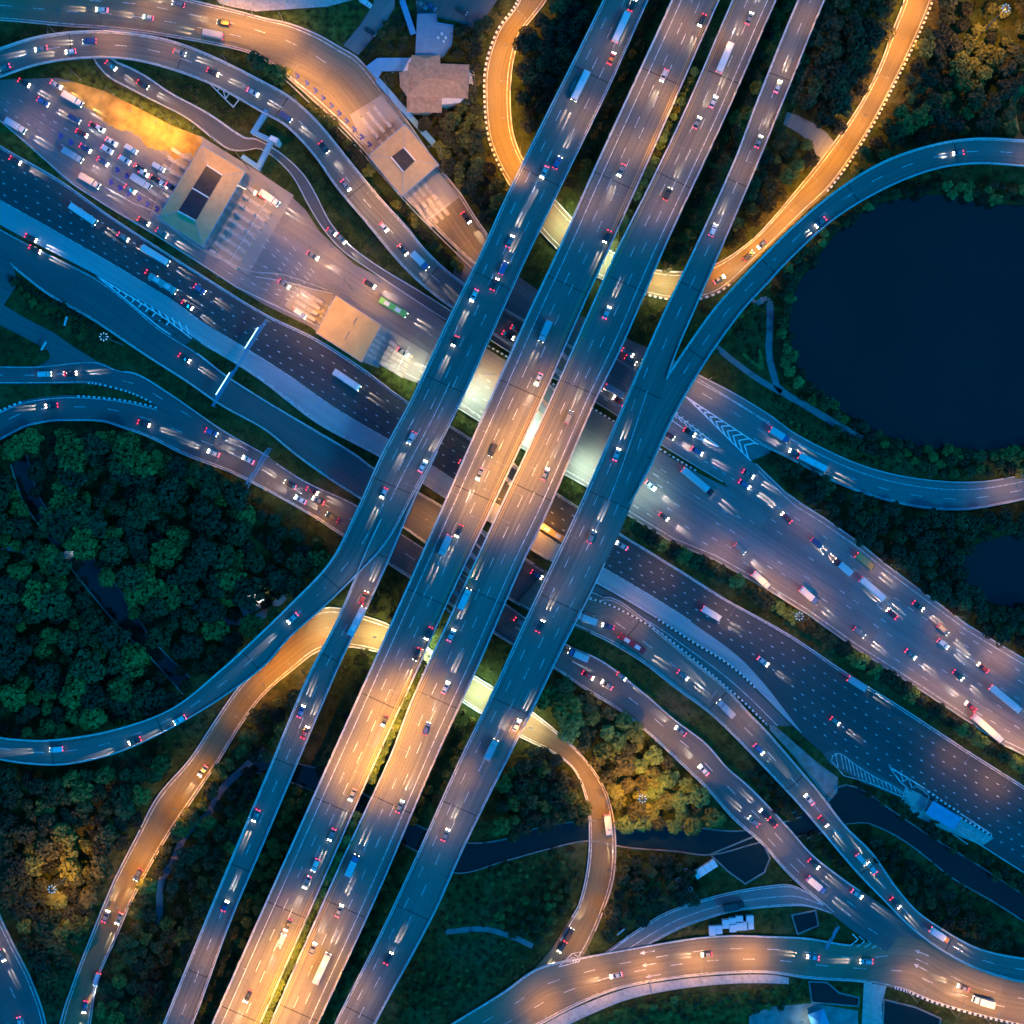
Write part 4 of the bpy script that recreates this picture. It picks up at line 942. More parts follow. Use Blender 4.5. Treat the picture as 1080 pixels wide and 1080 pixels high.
for x, y, p in ((745, 405, .25), (1060, 510, .2)): lamp(rl, x, y, p, 'blue loop road by the pond', side='L')
for x, y in ((4, 990),): lamp(zr, x, y, .1, 'road in the bottom left corner', side='L')
# lamps standing in the toll plaza and along the hedge
def lamp_at(x, y, z, ang, p, where, h=11, reach=3, col=WARM, lens='lamp_on'):
    key = ('lamp', h, reach, lens)
    if key not in PROTO: PROTO[key] = e = lamp_proto('street_lamp', h, reach, lens)
    else: e = copy_tree(PROTO[key])
    b = W(x, y, z); e.location = b; e.rotation_euler = (0, 0, ang)
    spot('lamp_light', (b[0] + math.cos(ang) * (reach + .45), b[1] + math.sin(ang) * (reach + .45), z + h + .2), col, p * 7000)
    LAMPS.setdefault(where, []).append((y, e))
for x, y, p in ((85, 84, .28), (120, 100, .4), (150, 114, 1.0), (176, 126, .8), (190, 131, .7), (285, 200, .28), (318, 226, .32), (350, 262, .32), (400, 298, .28)): lamp_at(x, y, .25, R(-110), p, 'upper edge of the toll plaza', reach=4.2)
for x, y, p in ((30, 146, .16), (90, 196, .22), (135, 225, .22), (230, 292, .14), (300, 328, .2), (322, 340, .25)): lamp_at(x, y, .22, R(60), p, 'lower edge of the toll plaza', reach=4.2)
for x, y, p in ((700, 572, .15), (752, 598, .28), (800, 624, .3), (845, 652, .22), (905, 695, .15), (965, 734, .3), (1000, 755, .4), (1035, 778, .5), (1070, 800, .55), (1100, 822, .5)): lamp_at(x, y, .25, R(58), p * .72, 'hedge beside the wide carriageway', reach=4.6)
for x, y, p in ((860, 538, .1), (940, 596, .14), (1010, 650, .2), (1060, 684, .28)): lamp_at(x, y, .22, R(-125), p, 'outer edge of the wide carriageway', reach=4.6)

# lamps fixed under the decks
FL = []
def flood(x, y, z, p, label, col=COOL):
    e = empty('flood_light', W(x, y, z)); mb = MB(); mb.box((0, 0, .1), (1.1, .5, .2)); mb.box((0, 0, .45), (.1, .1, .6)); b = mb.build('housing', M['metal'], e)
    mb = MB(); mb.box((0, 0, -.02), (.9, .35, .03)); mb.build('lens', M['lamp_cool'], b)
    tag(e, label, 'flood light', 'lamps fixed under the decks'); b_ = W(x, y, z); spot('flood_beam', (b_[0], b_[1], z - .15), col, p * 7000, 165)
for x, y, p, c, l in ((548, 446, 1.9, COOL, 'in the bright gap between the middle viaducts'), (500, 412, .8, COOL, 'below the leftmost viaduct near the lower toll canopy'), (425, 384, .3, (1, .92, .55), 'at the right end of the lower toll canopy'), (455, 404, .4, COOL, 'just left of the leftmost viaduct over the plaza'), (618, 492, .55, COOL, 'between the third and rightmost viaducts'), (655, 510, .45, COOL, 'below the right edge of the rightmost viaduct'), (690, 520, .15, COOL, 'right of the rightmost viaduct over the plaza'),
                      (640, 268, .9, COOL, 'over the top loop in the middle gap'), (598, 232, .7, (.95, 1, .6), 'over the top loop between the first two viaducts'), (700, 300, .35, (1, .85, .4), 'over the top loop right of the third viaduct'), (452, 692, 1.1, COOL, 'over the lower loop in the middle gap'), (505, 735, 1.0, COOL, 'over the lower loop right of the third viaduct'), (395, 672, .9, (1, .75, .35), 'over the lower loop right of the branch viaduct'), (345, 662, .5, (1, .8, .4), 'over the lower loop left of the branch viaduct'), (560, 768, .7, (1, .8, .42), 'over the lower loop right of the rightmost viaduct')):
    flood(x, y, 9.5, p, 'white lamp fixed under the deck ' + l, c)
for x, y, p, l in ((450, 548, .3, 'over the plain carriageway between the first two viaducts'), (572, 556, .35, 'over the expressway right of the third viaduct'), (515, 395, .3, 'over the plaza between the first two viaducts'), (535, 530, .5, 'in the middle gap over the hedge'), (690, 455, .12, 'over the middle carriageway')):
    flood(x, y, 9.5, p, 'orange lamp fixed under the deck ' + l, WARM)

# high masts
def mast(x, y, p, label, h=26, col=WARM):
    e = empty('high_mast_light', W(x, y, 0)); mb = MB(); mb.tube((0, 0, 0), (0, 0, h), .32, .12, 10); mb.build('mast', M['metal'], e)
    mb = MB(); n = 8
    for i in range(n):
        a = 2 * math.pi * i / n; b = 2 * math.pi * (i + 1) / n
        mb.tube((math.cos(a) * 1.1, math.sin(a) * 1.1, h), (math.cos(b) * 1.1, math.sin(b) * 1.1, h), .08, n=5)
        if i % 2 == 0: mb.tube((0, 0, h), (math.cos(a) * 1.5, math.sin(a) * 1.5, h), .07, n=5)
    mb.build('ring', M['metal'], e)
    for i in range(n):
        a = 2 * math.pi * i / n
        mb = MB(); mb.box((math.cos(a) * 1.3, math.sin(a) * 1.3, h - .1), (.6, .4, .3), a); hd = mb.build('lamp_head', M['metal'], e)
        mb = MB(); mb.box((math.cos(a) * 1.3, math.sin(a) * 1.3, h + .09), (.30, .22, .02), a); mb.box((math.cos(a) * 1.35, math.sin(a) * 1.35, h - .29), (.6, .4, .02), a); mb.build('lens', M['lamp_mast'], hd)
    tag(e, label, 'mast light', 'tall masts with rings of lamps')
    if p: 
        b = W(x, y, 0); spot('mast_light', (b[0], b[1], h - .6), col, p * 7000, 160, r=1.2)
mast(78, 919, 2.0, 'tall ring-headed mast light in the amber trees at the lower left')
mast(671, 828, 3.0, 'tall ring-headed mast light above the bright yellow trees')
mast(1036, 34, 2.8, 'tall ring-headed mast light at the top right corner')
mast(130, 364, .0, 'tall ring-headed mast light on the left grass strip')
mast(832, 646, .5, 'tall ring-headed mast light in the hedge right of the viaducts', 20)
for x, y, ang, p, l in ((262, 178, 200, .6, 'tall added lamp lighting the large toll canopy from its right corner'), (226, 148, 250, .4, 'tall added lamp lighting the large toll canopy from its top corner'), (468, 176, 180, .55, 'tall added lamp lighting the square toll canopy from its right corner'), (384, 166, 0, .3, 'tall added lamp lighting the square toll canopy from its left corner'),
                     (372, 306, 250, .35, 'tall added lamp lighting the ochre toll canopy from above'), (330, 340, 30, .5, 'tall street lamp at the left corner of the ochre toll canopy'), (502, 100, 180, .45, 'tall added lamp lighting the office roof from the top loop side'), (412, 106, 20, .3, 'tall added lamp lighting the office roof from the upper toll road')):
    lamp_at(x, y, .2, R(ang), p * 2.0, l, h=30, reach=3.5)  # mostly lamps added to brighten the canopy and office roofs
for where, lst in LAMPS.items():
    for i, (_, e) in enumerate(sorted(lst, key=lambda q: q[0])):
        tag(e, where if where.startswith('tall') else 'street lamp on the %s, %s from top' % (where, nth(i)), 'street lamp', 'street lamps')

# ------------------------------------------------------------------ toll gates and buildings
def heading(p, q_): a = W(*p); b = W(*q_); return math.atan2(b[1] - a[1], b[0] - a[0])
def hip_canopy(name, outer, inner, ze, zt, label, mat, ribs=True, cat='toll canopy', split=True):
    O = [W(x, y, ze) for x, y in outer]; I = [W(x, y, zt) for x, y in inner]
    c = np.mean(O, axis=0); e = empty(name, (c[0], c[1], 0)); tag(e, label, cat)
    T = lambda p: (p[0] - c[0], p[1] - c[1], p[2])
    O = [T(p) for p in O]; I = [T(p) for p in I]
    mb = MB(); lo = [(p[0], p[1], ze - .35) for p in O]
    mb.loft([[(p[0] * .97, p[1] * .97, ze - .35) for p in O], lo, O, I], caps=False)
    mb.add([(p[0] * .97, p[1] * .97, ze - .35) for p in O], [(3, 2, 1, 0)])
    mb.build('roof', M[mat], e)
    # seams of the roof sheets and the hips
    mb = MB()
    for a, b in zip(O, I): mb.tube(a, b, .09, n=4)
    for k in range(4):
        mb.tube(O[k], O[(k + 1) % 4], .16, n=4)
    mb.build('gutter', M['roof_blue'] if ribs else M['metal'], e)
    up = [(p[0], p[1], zt + .5) for p in I]
    mb = MB(); mb.loft([[(p[0], p[1], zt - .3) for p in I], up]); r = mb.build('skylight', M['roof_dk'], e)
    mb = MB()
    ends = ((up[0], up[1]), (up[3], up[2])) if not split else ((up[0], up[1]), (tuple((np.array(up[0]) + up[3]) / 2), tuple((np.array(up[1]) + up[2]) / 2)), (up[3], up[2]))
    for a, b in ends:
        m_ = (np.array(a) + b) / 2; m_[2] += .3; mb.tube(a, tuple(m_), .28, n=6); mb.tube(tuple(m_), b, .28, n=6)
    mb.build('skylight_frame', M['white'], r)
    for k in range(4):
        for t in (.08, .36, .64, .92):
            a = np.array(O[k]); b = np.array(O[(k + 1) % 4]); p = (a + (b - a) * t) * .82
            mb = MB(); mb.tube((p[0], p[1], 0.2), (p[0], p[1], ze + (zt - ze) * .15), .35, n=10); mb.build('column', M['concrete'], e)
    return e
ROOFSEAM = None
hip_canopy('toll_canopy', [(212.6, 153), (259, 181), (214, 260.6), (166, 229.5)], [(218.5, 174.5), (234.6, 185), (206.5, 233), (188, 223)], 6.5, 8.6, 'large tan hipped toll canopy with a long dark skylight', 'roof_tan')
hip_canopy('toll_canopy', [(427, 131), (463, 173.7), (424, 207.4), (388, 164.6)], [(426, 156), (438, 169.5), (425.6, 181.5), (412.6, 166)], 6.5, 8.6, 'square tan hipped toll canopy with a small dark skylight at the top', 'roof_tan', split=False)
# flat ochre canopy
O = [W(x, y, 6.5) for x, y in ((354.5, 312), (402, 343), (381.5, 382), (333.5, 351))]; c = np.mean(O, axis=0)
e = empty('toll_canopy', (c[0], c[1], 0)); tag(e, 'flat ochre toll canopy near the leftmost viaduct', 'toll canopy')
O = [(p[0] - c[0], p[1] - c[1]) for p in O]; mb = MB(); mb.prism(O, 6.0, 6.6); mb.build('roof', M['roof_yel'], e)
mb = MB()
for k in range(4):
    a, b = Vector((*O[k], 6.7)), Vector((*O[(k + 1) % 4], 6.7)); mb.box(tuple((a + b) / 2), ((b - a).length + .3, .3, .35 + .004 * (k % 2)), math.atan2(b.y - a.y, b.x - a.x))
mb.build('roof_kerb', M['pave'], e)
mb = MB()
m0 = Vector(((O[0][0] + O[1][0]) / 2, (O[0][1] + O[1][1]) / 2, 6.62)); m1 = Vector(((O[2][0] + O[3][0]) / 2, (O[2][1] + O[3][1]) / 2, 6.62))
for t0, t1 in ((.25, .42), (.62, .85)):
    a, b = m0.lerp(m1, t0), m0.lerp(m1, t1); mb.box(tuple((a + b) / 2 + Vector((1.2, .8, .12))), ((b - a).length, .35, .3), math.atan2(b.y - a.y, b.x - a.x))
mb.build('roof_ridge', M['conc_dark'], e)
for t in (.1, .37, .63, .9):
    for s_ in (.15, .85):
        p = Vector(O[0]).lerp(Vector(O[3]), t).lerp(Vector(O[1]).lerp(Vector(O[2]), t), s_)
        mb = MB(); mb.tube((p.x, p.y, .2), (p.x, p.y, 6), .3, n=10); mb.build('column', M['concrete'], e)
# islands and booths
def booth_proto():
    e = empty('toll_booth'); mb = MB(); mb.box((0, 0, .55), (2.4, 1.2, 1.1)); mb.build('wall', M['wall'], e)
    mb = MB(); mb.box((0, 0, 1.55), (2.34, 1.14, .9)); mb.build('window', M['glass'], e)
    mb = MB(); mb.box((0, 0, 2.1), (2.6, 1.35, .2), taper=.92); mb.build('roof', M['pave'], e)
    return e
def island_proto(L_):
    e = empty('toll_island'); mb = MB(); n = 8
    pts = [(L_ / 2 + .8 * math.cos(a), .7 * math.sin(a)) for a in np.linspace(-math.pi / 2, math.pi / 2, n)] + [(-L_ / 2 - .8 * math.cos(a), -.7 * math.sin(a)) for a in np.linspace(-math.pi / 2, math.pi / 2, n)]
    mb.prism(pts, 0, .28); mb.build('island_kerb', M['pave'], e)
    for x in (-L_ / 2 - .2, L_ / 2 + .2):
        mb = MB(); mb.tube((x, 0, .28), (x, 0, 1.3), .32, n=10); mb.build('bollard', M['paint_y'], e)
    for x in (-L_ * .25, L_ * .1, L_ * .3):
        mb = MB(); mb.box((x, 0, .85), (.4, .4, 1.15)); mb.box((x, 0, 1.5), (.5, .5, .12)); mb.build('ticket_machine', M['wall'], e)
    mb = MB(); mb.tube((L_ * .36, 0, .28), (L_ * .36, 0, 1.1), .15); mb.tube((L_ * .36, .2, 1.05), (L_ * .36, 3.0, 1.05), .06); mb.build('boom_gate', M['white'], e)
    return e
BP = []; IP = {}
def gate(p0, p1, n, head, L_, off, z, where):
    for k in range(n):
        t = (k + .5) / n; x = p0[0] + (p1[0] - p0[0]) * t; y = p0[1] + (p1[1] - p0[1]) * t
        dx, dy = math.cos(head), -math.sin(head)
        for kind, o_ in (('i', off), ('b', off + 4)):
            if kind == 'i':
                if L_ not in IP: IP[L_] = q_ = island_proto(L_)
                else: q_ = copy_tree(IP[L_])
            else:
                if not BP: q_ = booth_proto(); BP.append(q_)
                else: q_ = copy_tree(BP[0])
            q_.location = W(x + dx * o_, y + dy * o_, z + (.28 if kind == 'b' else 0)); q_.rotation_euler = (0, 0, head)
            tag(q_, ('toll booth, ' if kind == 'b' else 'narrow lane island, ') + '%s from the top %s' % (nth(k), where), 'toll booth' if kind == 'b' else 'toll island', ('toll booths ' if kind == 'b' else 'lane islands ') + where)
gate((243, 180), (198, 254), 9, heading((200, 150), (284, 206)), 24, 26, .2, 'at the large tan canopy')
gate((207, 168), (178, 220), 6, heading((200, 150), (284, 206)), 12, -10, .2, 'on the approach to the large tan canopy')
gate((447, 188), (424, 205), 4, heading((407, 150), (470, 230)), 18, 20, .3, 'below the square tan canopy')
gate((420, 138), (400, 155), 3, heading((407, 150), (470, 230)), 16, -14, .3, 'above the square tan canopy')
gate((399, 350), (386, 376), 5, heading((340, 310), (420, 360)), 20, 16, .2, 'right of the ochre canopy')
gate((346, 320), (336, 344), 4, heading((340, 310), (420, 360)), 14, -12, .2, 'left of the ochre canopy')
# concrete aprons
for pts, l in (([(197, 134), (251, 168), (310, 206), (262, 290), (214, 262), (166, 232), (158, 226)], 'pale streaked concrete apron around the large toll canopy'), ([(316, 300), (354, 312), (402, 343), (452, 372), (440, 404), (381, 381), (334, 350), (300, 322)], 'pale streaked concrete apron around the ochre toll canopy')):
    q = poly_surf('pavement', pts, .215, M['plaza_conc'], R(-33), zone=False); tag(q, l, kind='structure')
q = poly_surf('pavement', [(398, 103), (405, 97), (428, 130), (463, 174), (487, 206), (455, 232), (424, 205), (388, 164), (369, 121)], .32, M['plaza_conc'], R(-52), zone=False); tag(q, 'pale streaked concrete apron around the square toll canopy', kind='structure')

# office building
def prism_px(mb, pts, z0, z1, c, zr=None):
    mb.prism([(W(x, y, zr or z1)[0] - c[0], W(x, y, zr or z1)[1] - c[1]) for x, y in pts], z0, z1)
c = W(460, 92, 0); e = empty('office_building', (c[0], c[1], 0)); tag(e, 'brown-roofed office building with a blue terrace at the top', 'building')
mb = MB(); prism_px(mb, [(433, 60), (462, 60), (463, 67), (492, 68), (492, 102), (484, 108), (466, 110), (465, 117), (431, 116), (430, 103), (423, 90), (424, 76)], 0, 6.0, c, 6.4); mb.build('wall', M['wall'], e)
def hip(outer, ridge, ze, zr):
    mb = MB(); O = [np.array(W(x, y, ze)) - [c[0], c[1], 0] for x, y in outer]; Rg = [np.array(W(x, y, zr)) - [c[0], c[1], 0] for x, y in ridge]
    mb.add([*O, *Rg], [(0, 1, 5, 4), (1, 2, 5), (2, 3, 4, 5), (3, 0, 4), (3, 2, 1, 0)]); return mb
rf = hip([(431, 66), (495, 68), (494, 104), (429, 102)], [(448, 82), (482, 86)], 6.4, 8.6).build('roof', M['roof_brown'], e)
hip([(434, 58), (464, 58), (465, 82), (433, 82)], [(449, 62), (449, 80)], 6.35, 8.1).build('roof', M['roof_brown'], e)
hip([(421, 76), (433, 74), (433, 104), (422, 92)], [(430, 82), (431, 94)], 6.2, 7.4).build('roof', M['roof_brown'], e)
hip([(429, 101), (466, 101), (466, 119), (429, 118)], [(434, 109), (458, 110)], 6.3, 7.6).build('roof', M['roof_brown'], e)
mb = MB(); prism_px(mb, [(440, 15), (460, 15), (461, 24), (478, 27), (476, 46), (466, 58), (438, 58)], 0, 3.4, c); mb.build('terrace', M['terrace'], e)
mb = MB(); P = [np.array(W(x, y, 3.9)) - [c[0], c[1], 0] for x, y in ((440, 15), (460, 15), (461, 24), (478, 27), (476, 46), (466, 58))]
for a, b in zip(P[:-1], P[1:]): mb.box(tuple((a + b) / 2), (np.linalg.norm(b - a), .2, .9), math.atan2(*(b - a)[[1, 0]]))
mb.build('terrace_parapet', M['roof_blue'], e)
for i, (x, y) in enumerate(((462, 40), (466, 36), (470, 40), (468, 44))):
    mb = MB(); p = W(x, y, 3.4); mb.tube((p[0] - c[0], p[1] - c[1], 3.4), (p[0] - c[0], p[1] - c[1], 4.3), .55, .45, 10); mb.build('water_tank', M['white'], e)
mb = MB(); prism_px(mb, [(493, 74), (500, 75), (497, 110), (468, 112), (468, 106), (491, 104)], 2.8, 3.2, c); bl = mb.build('balcony', M['wall'], e)
for k in range(5):
    mb = MB(); p = W(496.5 - k * .35, 79 + k * 6, 3.2); q_ = (p[0] - c[0], p[1] - c[1])
    for s_ in (-1, 1): mb.box((q_[0] + s_ * 1.0, q_[1], 3.5), (.16, 2.1, .5)); mb.box((q_[0], q_[1] + s_ * .95, 3.5), (1.9, .16, .5))
    mb.build('pergola_bay', M['white'], bl)
mb = MB(); prism_px(mb, [(386, 70), (398, 61), (436, 61), (434, 75), (403, 75), (398, 84)], 2.6, 2.8, c); mb.build('glass_awning', M['roof_blue'], e)
for x0, y0, x1, y1, l in ((424, 0, 436, 36, 'blue covered walkway running up from the office to the top edge'), (398, 84, 460, 154, 'blue covered walkway beside the upper toll road')):
    a = np.array(W(x0, y0, 3)); b = np.array(W(x1, y1, 3)); d = b - a; e = empty('covered_walkway', tuple(((a + b) / 2)[:2]) + (0,), math.atan2(d[1], d[0])); Lw = np.linalg.norm(d)
    mb = MB(); mb.box((0, 0, 2.9), (Lw, 2.2, .18)); mb.build('roof', M['roof_blue'], e)
    for k in range(int(Lw / 4)):
        mb = MB(); mb.box((-Lw / 2 + 2 + k * 4, .85, 1.4), (.15, .15, 2.8)); mb.box((-Lw / 2 + 2 + k * 4, -.85, 1.4), (.15, .15, 2.8)); mb.build('post', M['metal'], e)
    tag(e, l, 'walkway')
# footbridge with blue roof over the service road: zig-zag plan
c = W(268, 160, 0); e = empty('footbridge', (c[0], c[1], 0)); tag(e, 'zigzag footbridge with a light blue roof beside the large toll canopy', 'footbridge')
P = [np.array(W(x, y, 7.5)) - [c[0], c[1], 0] for x, y in ((280, 118), (267, 139), (286, 148), (272, 176), (257, 166))]
for i, (a, b) in enumerate(zip(P[:-1], P[1:])):
    d = b - a; mb = MB(); Lw = np.linalg.norm(d[:2]); mb.box((*((a + b) / 2)[:2], 7.5 - i * .004), (Lw + 1.6, 1.7, .2), math.atan2(d[1], d[0])); mb.build('roof', M['roof_blue'], e)
    mb = MB(); mb.box((*((a + b) / 2)[:2], 5.0 - i * .004), (Lw + 1.2, 1.5, .3), math.atan2(d[1], d[0])); mb.build('walkway', M['concrete'], e)
    for q_ in (a, b): pass
for a in P:
    mb = MB(); mb.tube((a[0], a[1], 0), (a[0], a[1], 7.3), .25); mb.build('column', M['metal'], e)
mb = MB(); a = P[2]; mb.box((a[0] + 1, a[1] + .5, 3.9), (3.2, 1.8, 7.8), R(-25)); mb.build('stair_tower', M['white'], e)
# gantries
def gantry(p0, p1, z, label, lit=False, legs=True, w=1.0, bulk=.0):
    a = np.array(W(*p0, z)); b = np.array(W(*p1, z)); d = b - a; Lw = np.linalg.norm(d); e = empty('sign_gantry', (*((a + b) / 2)[:2], 0), math.atan2(d[1], d[0])); tag(e, label, 'gantry')
    mb = MB()
    for s_ in (-w / 2, w / 2):
        for zz in (z, z - 1.1): mb.tube((-Lw / 2, s_, zz), (Lw / 2, s_, zz), .08, n=6)
    n = int(Lw / 2.2)
    for k in range(n + 1):
        x = -Lw / 2 + Lw * k / n; mb.tube((x, -w / 2, z), (x, w / 2, z), .07, n=4); mb.tube((x, -w / 2, z), (x, -w / 2, z - 1.1), .07, n=4)
        if k < n: mb.tube((x, -w / 2, z), (x + Lw / n, w / 2, z), .05, n=4)
    mb.build('truss', M['roof_blue'], e)
    for x in (-Lw / 2, Lw / 2):
        mb = MB(); mb.tube((x, 0, 0), (x, 0, z), .28, n=8); mb.build('leg', M['metal'], e)
    for x0, x1 in ((-.42, -.12), (.1, .42)):
        mb = MB(); mb.box(((x0 + x1) / 2 * Lw, -w / 2 - .25, z - .3), ((x1 - x0) * Lw, .12, 2.6)); sg = mb.build('sign_panel', M['roof_blue'], e)
        if lit:
            mb = MB(); mb.box(((x0 + x1) / 2 * Lw, -w / 2 - .6, z + 1.0), ((x1 - x0) * Lw * .8, .25, .12)); mb.build('light_strip', M['lamp_strip'], sg)
    return e
M['lamp_strip'] = plain('lit_sign_strip', (.9, .9, .9), .4, emit=(.45, .95, 1), es=1.3)
gantry((281, 337), (224, 428), 7, 'long sign gantry with lit strips across the expressway', True, w=.6)
gantry((284, 473), (258, 517), 7, 'sign gantry over the long curving road at the left')
gantry((885, 978), (872, 1001), 6, 'thin white gantry at the canal side above the bottom curve', w=.5)
mb = MB(); P = [W(x, y, 1.6) for x, y in ((217, 88), (229, 98), (247, 113), (252, 105), (240, 98))]
for k in range(6):
    pa = (220 + k * 4.2, 88 + k * 2.6); pb = (230 + k * 3.5, 96 + k * 3.4); 
c = W(238, 100, 0); e = empty('steel_frame', (c[0], c[1], 0)); tag(e, 'white open steel frame on the bank below the curved ramp', 'steel frame')
mb = MB()
fr = [((221, 88), (246, 113)), ((230, 88), (252, 105)), ((246, 113), (252, 105)), ((229, 96), (234, 90)), ((238, 104), (243, 97)), ((221, 88), (230, 88)), ((234, 90), (238, 104))]
for a, b in fr:
    a = np.array(W(*a, 3)) - [c[0], c[1], 0]; b = np.array(W(*b, 3)) - [c[0], c[1], 0]; mb.tube(a, b, .22, n=5)
mb.build('frame', M['white'], e)
for a, b in fr[:3]:
    a = np.array(W(*a, 0)) - [c[0], c[1], 0]; mb = MB(); mb.tube(a, a + [0, 0, 3], .2, n=6); mb.build('leg', M['white'], e)
# bus shelter, steps and railings at the lower right
c = W(992, 858, 0); ang = heading((981.5, 843), (1011, 861)); e = empty('bus_shelter', (c[0], c[1], .3), ang); tag(e, 'bus shelter with a flat light blue roof beside the expressway', 'bus shelter')
mb = MB(); mb.box((0, 0, 3.3), (12.4, 5.6, .25)); mb.build('roof', M['roof_blue'], e)
mb = MB(); mb.box((0, -2.3, 1.5), (11.5, .15, 1.6)); mb.build('back_panel', M['glass'], e)
mb = MB(); mb.box((0, -1.6, .5), (9, .5, .12)); mb.build('bench', M['metal'], e)
for x in (-5.5, -1.9, 1.9, 5.5):
    for y in (-2.4, 2.4): mb = MB(); mb.box((x, y, 1.6), (.18, .18, 3.3)); mb.build('post', M['metal'], e)
q = poly_surf('pavement', [(955, 830), (972, 838), (1020, 868), (1048, 884), (1036, 892), (1002, 878), (968, 862), (950, 845)], .34, M['pave'], 0, zone=False); tag(q, 'paved bus stop platform beside the expressway', kind='structure')
for pts, l in (([(965, 828), (979, 839), (976, 850), (971, 856), (955, 842)], 'cream picket railing at the left end of the bus shelter'), ([(1004, 879), (1010, 883), (1020, 890)], 'cream picket railing at the right end of the bus shelter'), ([(1012, 862), (1025, 869), (1045, 881)], 'striped guard rail right of the bus shelter'), ([(978, 834), (995, 846), (1012, 857)], 'striped guard rail above the bus shelter')):
    pbar(pts, .34, .9 if 'striped' in l else .5, 1.0, l, 'kerb_stripe' if 'striped' in l else 'pave', 'railing', 'railing', n=16)
# containers, boxes, pipes on the waste ground
def crate(x, y, dx, dy, h, ang, label, mat='white', name='site_container', group=None):
    p = W(x, y, 0); e = empty(name, (p[0], p[1], 0), ang); tag(e, label, name.replace('_', ' '), group)
    mb = MB(); mb.box((0, 0, h / 2), (dx, dy, h)); mb.build('shell', M[mat], e)
    mb = MB(); mb.box((0, 0, h + .06), (dx + .15, dy + .15, .12)); 
    for k in range(int(dx / .8)): mb.box((-dx / 2 + .4 + k * .8, 0, h + .14), (.12, dy, .06))
    mb.build('roof', M['white'], e)
    mb = MB(); mb.box((dx * .2, -dy / 2 - .02, h * .45), (.8, .05, h * .8)); mb.build('door', M['metal'], e)
for i, (x, y) in enumerate(((735, 920.5), (740.5, 917), (746, 913.5), (751.5, 910))): crate(x, y, 2.1, 2.9, 2.4, heading((735, 921), (752, 910)), 'white site container, %s from the left in the angled row by the canal' % nth(i), group='site containers by the canal')
for i, (x, y, a, b) in enumerate(((750.5, 980, 2.3, 3.4), (757.5, 979, 2.3, 3), (764.5, 973, 2.3, 3.2), (771.5, 970, 2.4, 2.4), (772, 977, 2.4, 3), (779, 968, 2.6, 2.4), (779, 975, 2.4, 3.2), (785.5, 975, 1.8, 3), (790, 968, 2.6, 2.6), (790.5, 975, 2.4, 2.4))): crate(x, y, a, b, 2.2, R(3), 'white storage cabin above the bottom curve, %s from the left' % nth(i), group='storage cabins above the bottom curve')
crate(723.5, 917.5, 1.3, 1.3, 1.2, R(20), 'small pale box left of the angled container row', name='utility_box')
for i, (x, y) in enumerate(((711, 929), (716, 927.5), (712.5, 934.5), (728, 937.5), (722, 941))):
    p = W(x, y, 0); mb = MB(); n = 18; r0, r1 = .95, .62
    rings = []
    prof = [(r1, 0), (r0, 0), (r0, .8), (r1, .8)]
    mb.loft([[(r * math.cos(2 * math.pi * k / n), r * math.sin(2 * math.pi * k / n), z) for r, z in prof] for k in range(n + 1)], caps=False)
    o = mb.build('concrete_ring', M['concrete']); o.location = p; tag(o, 'precast concrete ring lying on the waste ground, %s from the left' % ORD[[0, 2, 1, 4, 3][i]], 'concrete ring', 'concrete rings')
c = W(862, 1073, 0); e = empty('tent', (c[0], c[1], 0), R(20)); tag(e, 'blue peaked tent with a bright lamp at the bottom edge', 'tent')
mb = MB(); q_ = 3.2; mb.add([(-q_, -q_, 2.4), (q_, -q_, 2.4), (q_, q_, 2.4), (-q_, q_, 2.4), (0, 0, 4.6)], [(0, 1, 4), (1, 2, 4), (2, 3, 4), (3, 0, 4)]); mb.build('canopy', M['roof_blue'], e)
for x in (-3, 3):
    for y in (-3, 3): mb = MB(); mb.tube((x, y, 0), (x, y, 2.4), .08); mb.build('post', M['metal'], e)
lamp_at(846, 1077, 0, R(30), .06, 'yard beside the blue tent', h=6, reach=1.2, col=(.8, 1, .8), lens='lamp_cool')
tag(LAMPS['yard beside the blue tent'][0][1], 'white street lamp standing in the yard beside the blue tent', 'street lamp', 'street lamps')
c = W(264, 637, 0); e = empty('house', (c[0], c[1], 0), R(25)); tag(e, 'small grey-roofed house in the wood left of the viaducts', 'house')
mb = MB(); mb.box((0, 0, 1.5), (6.4, 5.4, 3)); mb.build('wall', M['wall'], e); mb = MB(); mb.add([(-3.7, -3.2, 3), (3.7, -3.2, 3), (3.7, 3.2, 3), (-3.7, 3.2, 3), (-1.2, 0, 4.6), (1.2, 0, 4.6)], [(0, 1, 5, 4), (1, 2, 5), (2, 3, 4, 5), (3, 0, 4), (3, 2, 1, 0)]); mb.build('roof', M['conc_dark'], e)
mb = MB(); mb.box((4.6, -1.2, 1.2), (2.6, 3, 2.4)); mb.build('porch', M['white'], e)
lamp_at(274, 630, 0, R(200), .12, 'yard beside the small house', h=5, reach=1.0, col=(1, .9, .8), lens='lamp_cool'); tag(LAMPS['yard beside the small house'][0][1], 'white lamp beside the small house in the wood', 'street lamp', 'street lamps')
c = W(183, 639, 0); crate(181.5, 637.5, 3.4, 3.2, 2.6, R(30), 'small grey hut roof among the left trees', name='hut', mat='wall')
c = W(77, 582, 0); e = empty('footbridge', (c[0], c[1], 0), heading((64, 589), (86, 573))); tag(e, 'small flat footbridge over the canal in the left wood', 'footbridge')
mb = MB(); mb.box((0, 0, .75), (10.5, 3.6, .3)); mb.build('deck', M['conc_dark'], e)
for y in (-1.7, 1.7): mb = MB(); mb.box((0, y, 1.35), (10.5, .12, .9)); mb.build('railing', M['metal'], e)
